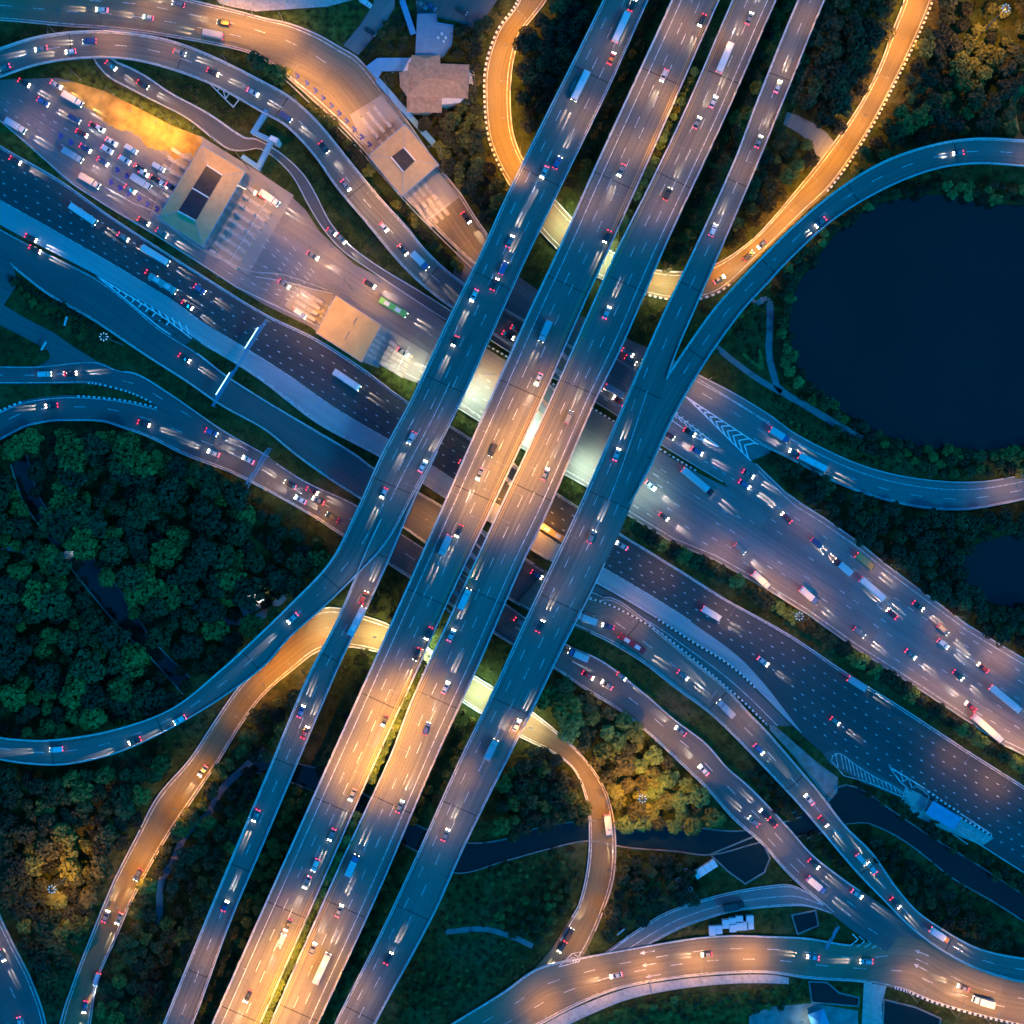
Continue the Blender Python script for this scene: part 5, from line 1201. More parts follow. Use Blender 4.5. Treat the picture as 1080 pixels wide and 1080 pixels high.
lamp_at(86, 578, 0, R(200), .05, 'end of the canal footbridge', h=4, reach=.8, col=(1, .95, .9), lens='lamp_cool'); tag(LAMPS['end of the canal footbridge'][0][1], 'small white lamp at the end of the canal footbridge', 'street lamp', 'street lamps')
# small roadside signs
for x, y, a, l in ((72, 340, 75, 'white roadside sign board in the left grass strip'), (49, 366, 60, 'white roadside sign board at the tip of the left grass'), (654, 980, 40, 'white roadside sign board left of the slip road'), (658, 988, 42, 'small road sign on a post left of the slip road')):
    p = W(x, y, 0); e = empty('road_sign', (p[0], p[1], 0), R(a)); tag(e, l, 'road sign'); mb = MB(); mb.tube((-1.2, 0, 0), (-1.2, 0, 3), .08); mb.tube((1.2, 0, 0), (1.2, 0, 3), .08); mb.build('post', M['metal'], e)
    mb = MB(); mb.box((0, 0, 3.2), (3.6, .3, 1.4)); mb.build('panel', M['white'], e)
# ------------------------------------------------------------------ trees
def crown_data(seed, n=620, flat=.75, q=.62, spiky=False):
    r = np.random.RandomState(seed); nl = r.randint(7, 12)
    lobes = [((0, 0, .1), .62)]
    for i in range(nl):
        a = r.rand() * 6.283; d = .35 + r.rand() * .35; lobes.append(((math.cos(a) * d, math.sin(a) * d, r.uniform(-.15, .35)), r.uniform(.26, .42)))
    V = []; T = []
    tot = sum(l[1]**2 for l in lobes)
    for (c, rad) in lobes:
        k = int(n * rad**2 / tot); tone = r.uniform(.15, .6)
        z = r.uniform(-.45, 1, k); a = r.rand(k) * 6.283; rr = np.sqrt(1 - z**2)
        N = np.c_[rr * np.cos(a), rr * np.sin(a), z]; P = np.array(c) + N * rad * r.uniform(.80, 1.12, (k, 1))
        N = N + r.normal(0, .45, (k, 3)); N /= np.linalg.norm(N, axis=1)[:, None]
        U = np.cross(N, r.normal(0, 1, (k, 3))); U /= np.linalg.norm(U, axis=1)[:, None]; Wv = np.cross(N, U)
        s = (r.uniform(.45, 1.0, (k, 1)) * q * .2)
        quad = np.stack([P - U * s - Wv * s * .6, P + U * s * .8 - Wv * s, P + U * s + Wv * s * .7, P - U * s * .7 + Wv * s], 1)
        V.append(quad.reshape(-1, 3)); T.append(np.repeat(np.clip(tone + r.normal(0, .16, k), 0, .65), 4))
    V = np.vstack(V); V[:, 2] *= flat
    return V, np.concatenate(T)
def quad_mesh(name, V, T, mat):
    n = len(V) // 4; me = bpy.data.meshes.new(name)
    me.vertices.add(len(V)); me.vertices.foreach_set('co', V.astype(np.float32).ravel())
    me.loops.add(len(V)); me.loops.foreach_set('vertex_index', np.arange(len(V), dtype=np.int32))
    me.polygons.add(n); me.polygons.foreach_set('loop_start', np.arange(0, len(V), 4, dtype=np.int32)); me.polygons.foreach_set('loop_total', np.full(n, 4, dtype=np.int32))
    at = me.attributes.new('tone', 'FLOAT', 'POINT'); at.data.foreach_set('value', T.astype(np.float32))
    me.materials.append(mat); me.update(calc_edges=True); return me
CR = [crown_data(100 + i, 640, .62 + .05 * (i % 4)) for i in range(8)]
def trunk_mesh(seed):
    r = random.Random(seed); mb = MB(); mb.tube((0, 0, 0), (0, 0, .75), .055, .035, 7)
    for i in range(5):
        a = i * 1.25 + r.random(); z0 = .5 + .06 * i; mb.tube((0, 0, z0), (math.cos(a) * .45, math.sin(a) * .45, z0 + .45), .028, .01, 5)
    return mb
TP = {}
def tree_proto(shape, leaf, name='tree', high=False):
    key = (shape, leaf, name, high)
    if key not in TP:
        e = empty(name)
        if high: mb = MB(); mb.tube((0, 0, 0), (0, 0, 7.7), .09, .05, 7); mb.build('trunk', M['bark'], e)
        else: trunk_mesh(shape).build('trunk', M['bark'], e)
        V, T = CR[shape]; me = quad_mesh('crown', V + [0, 0, 8.0 if high else 1.15], T, M[leaf]); o = bpy.data.objects.new('crown', me); COL.objects.link(o); o.parent = e
        TP[key] = e; return e, True
    return copy_tree(TP[key]), False
SEG = []
for poly, z in ZONES: SEG.append((poly, np.roll(poly, -1, 0), z, poly.min(0), poly.max(0)))
def clear(x, y, r, low=7.5):
    r_ = r
    for A, B, z, mn, mxx in SEG:
        if z > 8.5: continue
        r = r_ * (.35 if z < .05 else 1)
        if x < mn[0] - r or y < mn[1] - r or x > mxx[0] + r or y > mxx[1] + r: continue
        if inside(A, x, y): return False
        d = B - A; L2 = (d**2).sum(1) + 1e-9; t = np.clip(((x - A[:, 0]) * d[:, 0] + (y - A[:, 1]) * d[:, 1]) / L2, 0, 1)
        if ((A[:, 0] + t * d[:, 0] - x)**2 + (A[:, 1] + t * d[:, 1] - y)**2).min() < r * r: return False
    return True
NT = [0]; DECKS = [np.vstack([r.L[:, :2], r.R[::-1, :2]]) for r in (v1b, v2, v3, v4, lr, v1)]
def under_deck(x, y): return any(inside(d, x, y) for d in DECKS)
def scatter(poly, spacing, rmin, rmax, leaves, label, merge=False, name='tree', margin=.75, tall=1.0, keep=1.0, hide_under=True):
    P = np.array([W(x, y)[:2] for x, y in poly]); mn, mxx = P.min(0), P.max(0); sp = spacing * S; pts = []
    tries = int((mxx - mn).prod() / sp**2 * 14)
    grid = {}
    for _ in range(tries):
        x = rng.uniform(mn[0], mxx[0]); y = rng.uniform(mn[1], mxx[1])
        if not inside(P, x, y): continue
        gx, gy = int(x // sp), int(y // sp)
        if any((x - u)**2 + (y - v)**2 < sp * sp for i in (-1, 0, 1) for j in (-1, 0, 1) for u, v in grid.get((gx + i, gy + j), ())): continue
        r = rng.uniform(rmin, rmax)
        if not clear(x, y, r * margin): continue
        if hide_under and under_deck(x, y): continue
        if rng.random() > keep: continue
        grid.setdefault((gx, gy), []).append((x, y)); pts.append((x, y, r))
    if merge and pts:
        Vs, Ts = {}, {}
        for x, y, r in pts:
            lf = rng.choice(leaves); V, T = CR[rng.randrange(8)]; a = rng.random() * 6.283; ca, sa = math.cos(a), math.sin(a); hh = r * rng.uniform(.85, 1.25) * tall
            X = np.c_[(V[:, 0] * ca - V[:, 1] * sa) * r + x, (V[:, 0] * sa + V[:, 1] * ca) * r + y, (V[:, 2] + 1.1) * hh]
            Vs.setdefault(lf, []).append(X); Ts.setdefault(lf, []).append(np.clip(T + rng.uniform(-.25, .4), 0, 1))
        V = np.vstack([v for l in Vs for v in Vs[l]]); T = np.concatenate([t for l in Ts for t in Ts[l]])
        me = quad_mesh('woodland', V, T, M[leaves[0]]); n = 0; mi = []
        for k, l in enumerate(Vs):
            if l != leaves[0]: me.materials.append(M[l])
        order = {l: (0 if l == leaves[0] else None) for l in Vs}; c_ = 1
        for l in Vs:
            if order[l] is None: order[l] = c_; c_ += 1
            mi += [order[l]] * (sum(len(v) for v in Vs[l]) // 4)
        me.polygons.foreach_set('material_index', np.array(mi, dtype=np.int32))
        o = bpy.data.objects.new('woodland', me); COL.objects.link(o); tag(o, label, kind='stuff'); return
    pts.sort(key=lambda p: -p[1]); print('REGION', len(pts), name, label)
    for i, (x, y, r) in enumerate(pts):
        e, first = tree_proto(rng.randrange(8), rng.choice(leaves), name)
        e.location = (x, y, 0); e.rotation_euler = (0, 0, rng.random() * 6.283); h = r * rng.uniform(.9, 1.2) * tall; e.scale = (r, r, h)
        NT[0] += 1
        if len(pts) <= 40: tag(e, '%s, %s from the top' % (label, nth(i)), name.replace('_', ' '), label)
        else: tag(e, label, name.replace('_', ' '), label)
D = ['leaf0', 'leaf0', 'leaf1']; Mx = ['leaf0', 'leaf1', 'leaf1', 'leaf2']; OL = ['leaf2', 'leaf1', 'leaf2']; BR = ['leaf3', 'leaf1']
# dense woods that read as one mass
scatter([(-60, 478), (10, 474), (40, 462), (75, 455), (130, 460), (200, 492), (270, 530), (345, 568), (342, 600), (300, 640), (288, 655), (268, 668), (230, 702), (180, 745), (110, 768), (60, 778), (-60, 770)], 14.5, 2.4, 7.2, ['leaf0', 'leaf0', 'leaf1', 'leaf2'], 'dense dark wood filling the left side between the roads', True, margin=.55)
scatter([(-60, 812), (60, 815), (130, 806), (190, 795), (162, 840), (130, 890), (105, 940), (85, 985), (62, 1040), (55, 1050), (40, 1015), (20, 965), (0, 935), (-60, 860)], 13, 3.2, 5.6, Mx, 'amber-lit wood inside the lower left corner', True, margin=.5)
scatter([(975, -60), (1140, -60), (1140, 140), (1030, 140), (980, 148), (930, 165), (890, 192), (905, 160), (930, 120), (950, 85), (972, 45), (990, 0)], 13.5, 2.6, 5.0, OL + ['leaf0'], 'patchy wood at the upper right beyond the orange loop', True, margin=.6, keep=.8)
scatter([(870, -60), (955, -60), (950, 0), (924, 62), (900, 112), (862, 165), (850, 130), (826, 112), (845, 60)], 12.5, 3.0, 5.4, D, 'dark wood between the right viaduct and the orange loop', True, margin=.55)
scatter([(815, 482), (880, 516), (950, 541), (1080, 541), (1140, 530), (1140, 730), (1080, 690), (1020, 655), (960, 610), (900, 565), (850, 530)], 12, 2.6, 5.0, D, 'dark wood below the right-hand loop road', True, margin=.6, keep=.85)
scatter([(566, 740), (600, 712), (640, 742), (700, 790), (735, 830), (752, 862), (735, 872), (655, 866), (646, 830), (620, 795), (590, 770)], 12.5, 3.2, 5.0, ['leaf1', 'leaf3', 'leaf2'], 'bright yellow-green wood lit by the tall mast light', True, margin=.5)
scatter([(180, 1080), (120, 1090), (108, 1060), (125, 1000), (150, 950), (190, 870), (225, 818), (262, 762), (300, 728), (316, 732), (290, 800), (240, 910), (205, 995)], 12.5, 2.4, 4.4, Mx, 'patchy wood between the lower loop road and the branch viaduct', True, margin=.7, keep=.75)
# individual trees
scatter([(838, 268), (885, 232), (930, 206), (985, 196), (1080, 196), (1080, 218), (985, 207), (928, 216), (886, 243), (860, 276), (836, 308), (832, 350), (838, 385), (862, 412), (852, 416), (828, 398), (822, 360), (822, 320), (824, 290)], 9, 1.9, 3.1, ['leaf1', 'leaf0', 'leaf3'], 'small rounded trees on the upper bank of the large pond', True, margin=.35)
scatter([(850, 426), (865, 414), (898, 442), (940, 464), (990, 476), (1040, 476), (1090, 464), (1090, 495), (1040, 502), (990, 500), (940, 490), (900, 470)], 9.5, 1.9, 3.2, ['leaf1', 'leaf0', 'leaf2'], 'small rounded trees on the lower bank of the large pond', True, margin=.3)
scatter([(555, 22), (582, 10), (596, -40), (650, -60), (630, 0), (590, 85), (560, 145), (552, 110), (548, 70)], 11.5, 2.8, 4.6, D, 'dark tree between the top loop road and the leftmost viaduct', margin=.5)
scatter([(500, 30), (520, 20), (506, 62), (504, 110), (508, 150), (520, 190), (535, 215), (510, 238), (490, 205), (468, 172), (445, 130), (475, 118), (494, 112), (500, 75)], 10.5, 2.3, 4.0, ['leaf0', 'leaf1', 'leaf2'], 'tree between the office building and the top loop road', margin=.45)
scatter([(690, -10), (702, -10), (660, 90), (610, 200), (592, 200), (640, 110)], 12, 2.6, 3.9, Mx, 'trees in the gap between the first and second viaducts', True, margin=.4)
scatter([(826, -30), (838, -10), (796, 100), (725, 262), (702, 284), (745, 180), (780, 110)], 12, 2.4, 3.8, ['leaf1', 'leaf2', 'leaf0'], 'trees in the gap between the third and rightmost viaducts', True, margin=.4)
scatter([(802, 172), (826, 138), (848, 152), (858, 166), (826, 205), (790, 246), (768, 262), (784, 215)], 11, 2.4, 4.2, Mx, 'trees in the pocket beside the upper orange loop', True, margin=.45)
scatter([(552, 792), (575, 782), (604, 818), (618, 846), (618, 868), (560, 876), (530, 882), (524, 850), (536, 812)], 11, 2.8, 4.2, ['leaf1', 'leaf0', 'leaf2'], 'tree inside the lower loop beside the rightmost viaduct', margin=.4)
scatter([(654, 905), (700, 902), (735, 903), (728, 925), (748, 935), (742, 948), (700, 962), (660, 975), (640, 990), (640, 965), (650, 930)], 11.5, 2.2, 3.8, D, 'dark trees on the waste ground beside the lower loop', True, margin=.5, keep=.8)
scatter([(420, 660), (452, 600), (455, 560), (415, 640), (395, 640), (378, 720), (330, 830), (350, 800), (395, 705)], 12, 1.6, 2.6, D, 'small trees below the decks left of the second viaduct', True, margin=.5)
scatter([(345, 818), (330, 850), (300, 900), (270, 965), (235, 1040), (215, 1080), (208, 1080), (245, 985), (285, 892), (322, 818)], 10, 1.9, 3.3, OL, 'yellowish trees in the gap left of the second viaduct', True, margin=.4)
scatter([(470, 800), (450, 830), (425, 885), (390, 960), (350, 1050), (340, 1080), (350, 1080), (400, 970), (440, 880), (485, 800), (520, 715), (500, 730)], 12, 1.6, 2.8, OL, 'small trees in the gap left of the rightmost viaduct', True, margin=.4, keep=.6)
scatter([(755, 330), (790, 318), (800, 305), (812, 300), (790, 330), (772, 350), (752, 372), (740, 380)], 12, 1.6, 2.6, OL, 'small trees at the edge of the topiary garden', True, margin=.6, keep=.6)
scatter([(400, 2), (416, 2), (424, 30), (428, 52), (398, 58), (386, 62), (402, 34)], 9.5, 1.7, 2.3, ['leaf1', 'leaf0'], 'round clipped tree on the office lawn', margin=.5)
scatter([(400, 86), (430, 78), (428, 112), (440, 125), (460, 122), (500, 118), (504, 150), (480, 160), (462, 150), (425, 104)], 10, 1.6, 2.8, Mx, 'small trees beside the office building', True, margin=.4)
scatter([(480, 30), (505, 30), (498, 66), (482, 62)], 9, 1.8, 2.8, D, 'dark trees beside the office terrace', True, margin=.4)
scatter([(908, 826), (940, 842), (965, 858), (1010, 892), (1080, 928), (1080, 940), (1030, 912), (980, 880), (940, 855), (904, 830)], 9, 1.6, 2.6, ['leaf0', 'leaf1'], 'small dark trees between the canal and the bus shelter', True, margin=.3)
scatter([(908, 880), (935, 890), (985, 930), (1030, 965), (1080, 990), (1080, 1003), (1030, 990), (985, 965), (950, 935), (925, 900)], 11, 2.0, 3.6, D, 'dark trees on the bank between the canal and the raised ramp', True, margin=.4)
scatter([(800, 800), (826, 800), (862, 880), (900, 920), (925, 945), (908, 932), (850, 890), (812, 850), (790, 812)], 9, 1.4, 2.4, D, 'dark shrubby trees between the two lower right ramps', True, margin=.35)
scatter([(770, 1095), (600, 1080), (640, 1062), (700, 1050), (800, 1044), (850, 1044), (850, 1058), (790, 1066)], 13, .8, 1.8, ['leaf3', 'leaf1'], 'small bush on the lawn below the bottom curve', name='bush', margin=1.2, hide_under=False)
# rows
def row(pts, step, r0, r1, leaves, label, group, name='tree', tall=1.1, z=0.0, jit=1.2):
    P = np.array(pts, float); d = np.r_[0, np.cumsum(np.hypot(*np.diff(P, axis=0).T))]; n = int(d[-1] / step)
    for i in range(n + 1):
        t = i * d[-1] / max(n, 1); x = np.interp(t, d, P[:, 0]) + rng.uniform(-jit, jit); y = np.interp(t, d, P[:, 1]) + rng.uniform(-jit, jit)
        r = rng.uniform(r0, r1); e, _ = tree_proto(rng.randrange(8), rng.choice(leaves), name, tall > 3); e.location = W(x, y, z if tall < 3 else 14)[:2] + (0,); e.rotation_euler = (0, 0, rng.random() * 6.28); e.scale = (r, r, r * (tall if tall < 3 else 1))
        NT[0] += 1; tag(e, '%s, %s from its upper end' % (label, nth(i)), name, group)
row([(663, 552), (711, 582), (755, 603), (810, 634), (852, 662), (900, 692), (962, 732), (1023, 775), (1062, 800), (1100, 826)], 9.0, 2.9, 4.1, ['leaf1', 'leaf3', 'leaf0'], 'hedge tree in the strip between expressway and wide carriageway', 'hedge between expressway and wide carriageway')
row([(273, 70), (286, 77), (297, 86)], 12, 3.6, 4.6, ['leaf1', 'leaf2'], 'tree by the top end of the flyover hedge', 'trees beside the flyover')
row([(330, 118), (345, 130), (360, 148), (374, 165), (388, 182)], 8, 2.2, 3.4, ['leaf0', 'leaf2'], 'dense tree between the flyover and the upper toll road', 'trees beside the flyover')
row([(412, 212), (430, 226), (447, 246), (465, 265), (485, 284)], 7, 1.6, 2.4, ['leaf0', 'leaf2'], 'small tree in the hedge right of the square toll canopy', 'trees beside the flyover')
row([(732, 78), (717, 108), (700, 146), (684, 182), (668, 216), (655, 240)], 8.5, 1.7, 2.2, ['leaf2', 'leaf3', 'leaf3'], 'slim tree rising in the middle gap near the top', 'trees in the middle gap', tall=5.8, jit=.7)
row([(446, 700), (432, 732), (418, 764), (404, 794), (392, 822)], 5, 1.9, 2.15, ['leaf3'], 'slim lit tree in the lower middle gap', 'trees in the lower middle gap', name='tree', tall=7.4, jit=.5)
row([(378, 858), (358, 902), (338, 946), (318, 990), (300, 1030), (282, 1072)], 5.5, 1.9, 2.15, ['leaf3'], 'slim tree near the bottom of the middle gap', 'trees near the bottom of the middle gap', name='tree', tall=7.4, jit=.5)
row([(480, 442), (496, 454)], 6, 1.2, 1.8, ['leaf3'], 'bright bush beside the expressway between the first two viaducts', 'bushes between the first two viaducts', name='bush')
row([(18, 300), (34, 318), (50, 330), (62, 340), (88, 356)], 9, 1.0, 2.0, ['leaf1', 'leaf2'], 'bush in the left grass strip', 'bushes in the left grass strip', name='bush')
row([(15, 294), (40, 310), (70, 325), (100, 344)], 6, 1.1, 1.7, ['leaf0'], 'dark bush along the top of the left grass strip', 'dark bushes in the left grass strip', name='bush')
row([(270, 795), (255, 830)], 14, 2, 3, ['leaf0'], 'tree above the narrow track', 'trees by the narrow track')
# bushes dotted over the lower lawn
scatter([(470, 930), (520, 912), (610, 905), (600, 955), (585, 985), (560, 1012), (520, 1040), (480, 1060), (420, 1075), (430, 1040), (450, 990)], 8.5, .5, 1.25, ['leaf3', 'leaf1', 'leaf2', 'leaf1'], 'small round bush on the dark lower lawn', name='bush', margin=1.2, keep=.8)
scatter([(520, 960), (600, 925), (606, 950), (585, 980), (555, 1000)], 10, 1.5, 2.4, ['leaf1', 'leaf2'], 'larger bush at the edge of the lower lawn', name='bush', margin=.8)
scatter([(815, 440), (840, 446), (880, 470), (940, 495), (880, 478), (840, 458)], 8, .5, 1.0, ['leaf3'], 'small bright bush on the bank beside the loop road', name='bush', margin=.8)
# undergrowth: weeds and low scrub over every verge
LOW = [crown_data(300 + i, 60, .6, 1.5) for i in range(5)]
Vs, Ts = [], []
nr = np.random.RandomState(9); grid = {}
for x, y in nr.uniform(-10, 1090, (26000, 2)):
    if 415 < x < 505 and 5 < y < 125 or x > 785 and x < 912 and y > 1058: continue
    k_ = (int(x // 6.5), int(y // 6.5))
    if k_ in grid: continue
    wx, wy, _ = W(x, y)
    v_ = math.sin(wx * .11 + 2) + math.sin(wy * .13) + math.sin((wx + wy) * .05)
    r = rng.uniform(.35, 1.15) * (1.25 if v_ > .5 else .8)
    if v_ < -1.0 and rng.random() < .7: continue
    if not clear(wx, wy, r * 1.1): continue
    grid[k_] = 1
    V, T = LOW[rng.randrange(5)]; Vs.append(np.c_[V[:, 0] * r + wx, V[:, 1] * r + wy, (V[:, 2] + .45) * r]); Ts.append(np.clip(T + rng.uniform(-.2, .45), 0, 1))
me = quad_mesh('undergrowth', np.vstack(Vs), np.concatenate(Ts), M['leaf1']); o = bpy.data.objects.new('undergrowth', me); COL.objects.link(o); tag(o, 'low scrub and weeds covering the verges between the roads', kind='stuff')
# clipped hedges of the garden
def hedge(pts, w, h, label, leaf='leaf3', closed=False):
    r = np.random.RandomState(len(pts) + int(pts[0][0])); V = []; T = []
    P = [np.array(W(x, y, 0)) for x, y in pts] + ([np.array(W(*pts[0], 0))] if closed else [])
    for a, b in zip(P[:-1], P[1:]):
        L_ = np.linalg.norm(b - a); k = int(L_ * 26); t = r.rand(k, 1); off = r.normal(0, w * .3, (k, 2)); Q = a + (b - a) * t; Q[:, :2] += off; Q[:, 2] = h * r.uniform(.5, 1, k)
        s = .22; U = r.normal(0, 1, (k, 3)); U[:, 2] *= .4; U /= np.linalg.norm(U, axis=1)[:, None]; Vv = np.cross(U, [0, 0, 1]); Vv /= np.linalg.norm(Vv, axis=1)[:, None]
        V.append(np.stack([Q - U * s - Vv * s, Q + U * s - Vv * s, Q + U * s + Vv * s, Q - U * s + Vv * s], 1).reshape(-1, 3)); T.append(np.repeat(r.uniform(.1, .8, k), 4))
    me = quad_mesh('hedge', np.vstack(V), np.concatenate(T), M[leaf]); o = bpy.data.objects.new('hedge', me); COL.objects.link(o); tag(o, label, 'hedge')
hedge([(784, 374), (790, 380), (803, 388), (801, 370)], 1.1, .9, 'bright V-shaped clipped hedge in the topiary garden')
hedge([(790 + 0, 332), (803, 331), (803, 348)], .7, .8, 'hook-shaped clipped hedge in the topiary garden', 'leaf1')
hedge([(785 + 5.5 * math.cos(a), 355 + 5.5 * math.sin(a)) for a in np.linspace(0, 6.28, 14)[:-1]], .5, .7, 'ring-shaped clipped hedge in the topiary garden', 'leaf1', True)
print('individual trees', NT[0])
# ------------------------------------------------------------------ vehicles
PAINT = {'white': (.60, .60, .60), 'silver': (.42, .43, .45), 'black': (.02, .02, .022), 'red': (.30, .02, .025), 'dark blue': (.03, .05, .16), 'grey': (.16, .17, .18), 'yellow': (.5, .36, .08), 'green': (.10, .42, .10), 'blue': (.06, .12, .30), 'maroon': (.22, .02, .03), 'teal': (.10, .35, .33), 'orange': (.55, .28, .07)}
def car_paint(c):
    k = 'paint_' + c
    if k not in M:
        m, t, b = new_mat(c.replace(' ', '_') + '_car_paint'); b.inputs['Base Color'].default_value = (*PAINT[c], 1); b.inputs['Roughness'].default_value = .32; b.inputs['Coat Weight'].default_value = .5
        n = t.nodes.new('ShaderNodeTexNoise'); n.inputs['Scale'].default_value = 6; r = t.nodes.new('ShaderNodeMapRange'); r.inputs[3].default_value = .25; r.inputs[4].default_value = .45
        t.links.new(n.outputs[0], r.inputs[0]); t.links.new(r.outputs[0], b.inputs['Roughness']); M[k] = m
    return M[k]
def ring(x, w, z0, z1, sh=.12):
    return [(x, -w, z0), (x, -w, z1 - sh), (x, -w + sh, z1), (x, w - sh, z1), (x, w, z1 - sh), (x, w, z0)]
def add_wheels(e, L_, w, r, xs):
    for x in xs:
        for s_ in (-1, 1):
            mb = MB(); mb.tube((x, s_ * (w - .2), r), (x, s_ * (w + .01), r), r, n=14); wh = mb.build('wheel', M['dark'], e)
            mb = MB(); mb.tube((x, s_ * (w + .005), r), (x, s_ * (w + .025), r), r * .6, n=10); mb.build('rim', M['metal'], wh)
def lights_(e, x0, x1, w, z, state, sz=.42, top=.0):
    for s_ in (-1, 1):
        mb = MB(); mb.loft([[(x1 - sz, s_ * (w - .42) - .13, z + .10 + top), (x1 - sz, s_ * (w - .42) + .13, z + .10 + top), (x1 - sz, s_ * (w - .42) + .13, z + .13 + top), (x1 - sz, s_ * (w - .42) - .13, z + .13 + top)],
                           [(x1 + .03, s_ * (w - .36) - .19, z - .14), (x1 + .03, s_ * (w - .36) + .19, z - .14), (x1 + .03, s_ * (w - .36) + .19, z + .06), (x1 + .03, s_ * (w - .36) - .19, z + .06)]])
        mb.build('headlight', M['head' if state == 'lit' else 'head_off'], e)
        mb = MB(); mb.box((x0 + .06, s_ * (w - .30), z + .12 + top * .5), (.20, .42, .20)); mb.build('tail_light', M['tail' if state == 'lit' else 'tail_off'], e)
def mk_car(kind, colour, state):
    e = empty({'sedan': 'car', 'hatch': 'car', 'suv': 'car', 'van': 'van', 'bus': 'bus', 'truck': 'truck', 'trailer': 'truck'}[kind]); P_ = car_paint(colour)
    if kind in ('sedan', 'hatch', 'suv'):
        L_, w, hb, ht = {'sedan': (4.7, .9, .92, 1.45), 'hatch': (3.9, .86, .95, 1.5), 'suv': (4.7, .95, 1.05, 1.75)}[kind]
        h2 = L_ / 2
        mb = MB(); prof = [(-h2, .80, hb * .86), (-h2 + .25, .97, hb * .98), (-h2 * .5, 1, hb), (h2 * .3, 1, hb), (h2 - .5, .97, hb * .86), (h2 - .12, .88, hb * .76), (h2, .72, hb * .66)]
        mb.loft([ring(x, w * k, .28, z) for x, k, z in prof]); mb.build('body', P_, e)
        c0, c1, r0, r1 = {'sedan': (-h2 + .55, h2 - 1.35, -h2 + 1.2, h2 - 2.15), 'hatch': (-h2 + .12, h2 - .95, -h2 + .6, h2 - 1.75), 'suv': (-h2 + .15, h2 - 1.25, -h2 + .55, h2 - 1.95)}[kind]
        b = hb - .03; wb, wt = w * .93, w * .74
        mb = MB(); mb.loft([[(c0, -wb * .9, b), (c1, -wb * .9, b), (c1 - .05, wb * .9, b), (c0, wb * .9, b)], [(r0, -wt, ht - .03), (r1, -wt, ht - .03), (r1, wt, ht - .03), (r0, wt, ht - .03)]]); mb.build('window', M['glass'], e)
        mb = MB(); mb.loft([[(r0 - .05, -wt - .03, ht - .05), (r1 + .06, -wt - .03, ht - .05), (r1 + .06, wt + .03, ht - .05), (r0 - .05, wt + .03, ht - .05)], [(r0 + .1, -wt + .12, ht + .03), (r1 - .1, -wt + .12, ht + .03), (r1 - .1, wt - .12, ht + .03), (r0 + .1, wt - .12, ht + .03)]]); mb.build('roof', P_, e)
        add_wheels(e, L_, w, .33, (-h2 * .62, h2 * .64)); lights_(e, -h2, h2, w, .68, state, .5, .06)
        return e, L_
    if kind == 'van':
        L_, w, h = 4.9, .95, 2.0; h2 = L_ / 2
        mb = MB(); mb.loft([ring(x, w * k, .3, z, .16) for x, k, z in ((-h2, .94, h * .95), (-h2 + .15, 1, h), (h2 - 1.7, 1, h), (h2 - 1.1, .97, h * .84), (h2 - .55, .95, h * .56), (h2, .85, h * .42))]); mb.build('body', P_, e)
        mb = MB(); mb.loft([[(h2 - 1.62, -w * .82, h + .012), (h2 - 1.62, w * .82, h + .012), (h2 - 1.62, w * .82, h - .1), (h2 - 1.62, -w * .82, h - .1)], [(h2 - .6, -w * .85, h * .585 + .04), (h2 - .6, w * .85, h * .585 + .04), (h2 - .6, w * .85, h * .5), (h2 - .6, -w * .85, h * .5)]]); mb.build('window', M['glass'], e)
        add_wheels(e, L_, w, .34, (-h2 * .6, h2 * .64)); lights_(e, -h2, h2, w, .72, state, .35, .03); return e, L_
    if kind == 'bus':
        L_, w, h = 11.5, 1.25, 3.1; h2 = L_ / 2
        mb = MB(); mb.loft([ring(x, w * k, .35, z, .2) for x, k, z in ((-h2, .95, h * .96), (-h2 + .2, 1, h), (h2 - .5, 1, h), (h2 - .1, .96, h * .93), (h2, .93, h * .5))]); mb.build('body', P_, e)
        mb = MB(); mb.box((0, 0, 2.0), (L_ - .8, w * 2 + .03, .9)); mb.box((h2 - .12, 0, 1.9), (.3, w * 1.8, 1.2)); mb.build('window', M['glass'], e)
        for x in (-2.6, 2.2): mb = MB(); mb.box((x, 0, h + .12), (2.2, 1.5, .25), taper=.9); mb.build('roof_unit', M['white'], e)
        add_wheels(e, L_, w, .48, (-h2 * .55, h2 * .6)); lights_(e, -h2, h2, w, .9, state, .1, .0); return e, L_
    L_ = 8.0 if kind == 'truck' else 14.5; w, h2 = 1.22, (8.0 if kind == 'truck' else 14.5) / 2
    mb = MB(); mb.loft([ring(x, w * k, .6, z, .15) for x, k, z in ((h2 - 2.0, .95, 2.7), (h2 - .5, .95, 2.75), (h2 - .05, .92, 2.1), (h2, .9, 1.5))]); cab = mb.build('cab', P_, e)
    mb = MB(); mb.box((h2 - .2, 0, 2.05), (.42, 1.9, .7)); mb.build('window', M['glass'], cab)
    mb = MB(); mb.box(((-h2 + h2 - 2.2) / 2, 0, 2.15), (2 * h2 - 2.3, 2.45, 2.5)); cg = mb.build('cargo_box', M['white'] if colour in ('white', 'blue', 'red', 'maroon') else P_, e)
    mb = MB()
    for k in range(int((2 * h2 - 2.3) / .9)): mb.box((-h2 + .4 + k * .9, 0, 3.43), (.1, 2.4, .06))
    mb.build('roof_rib', M['metal'], cg)
    mb = MB(); mb.box((-.4, 0, .75), (2 * h2 - 1, 1.1, .3)); mb.build('chassis', M['dark'], e)
    add_wheels(e, L_, 1.15, .48, ((-h2 * .6, -h2 * .36, h2 * .7) if kind == 'truck' else (-h2 * .75, -h2 * .58, h2 * .5, h2 * .8))); lights_(e, -h2, h2, 1.2, .95, state, .1, .0)
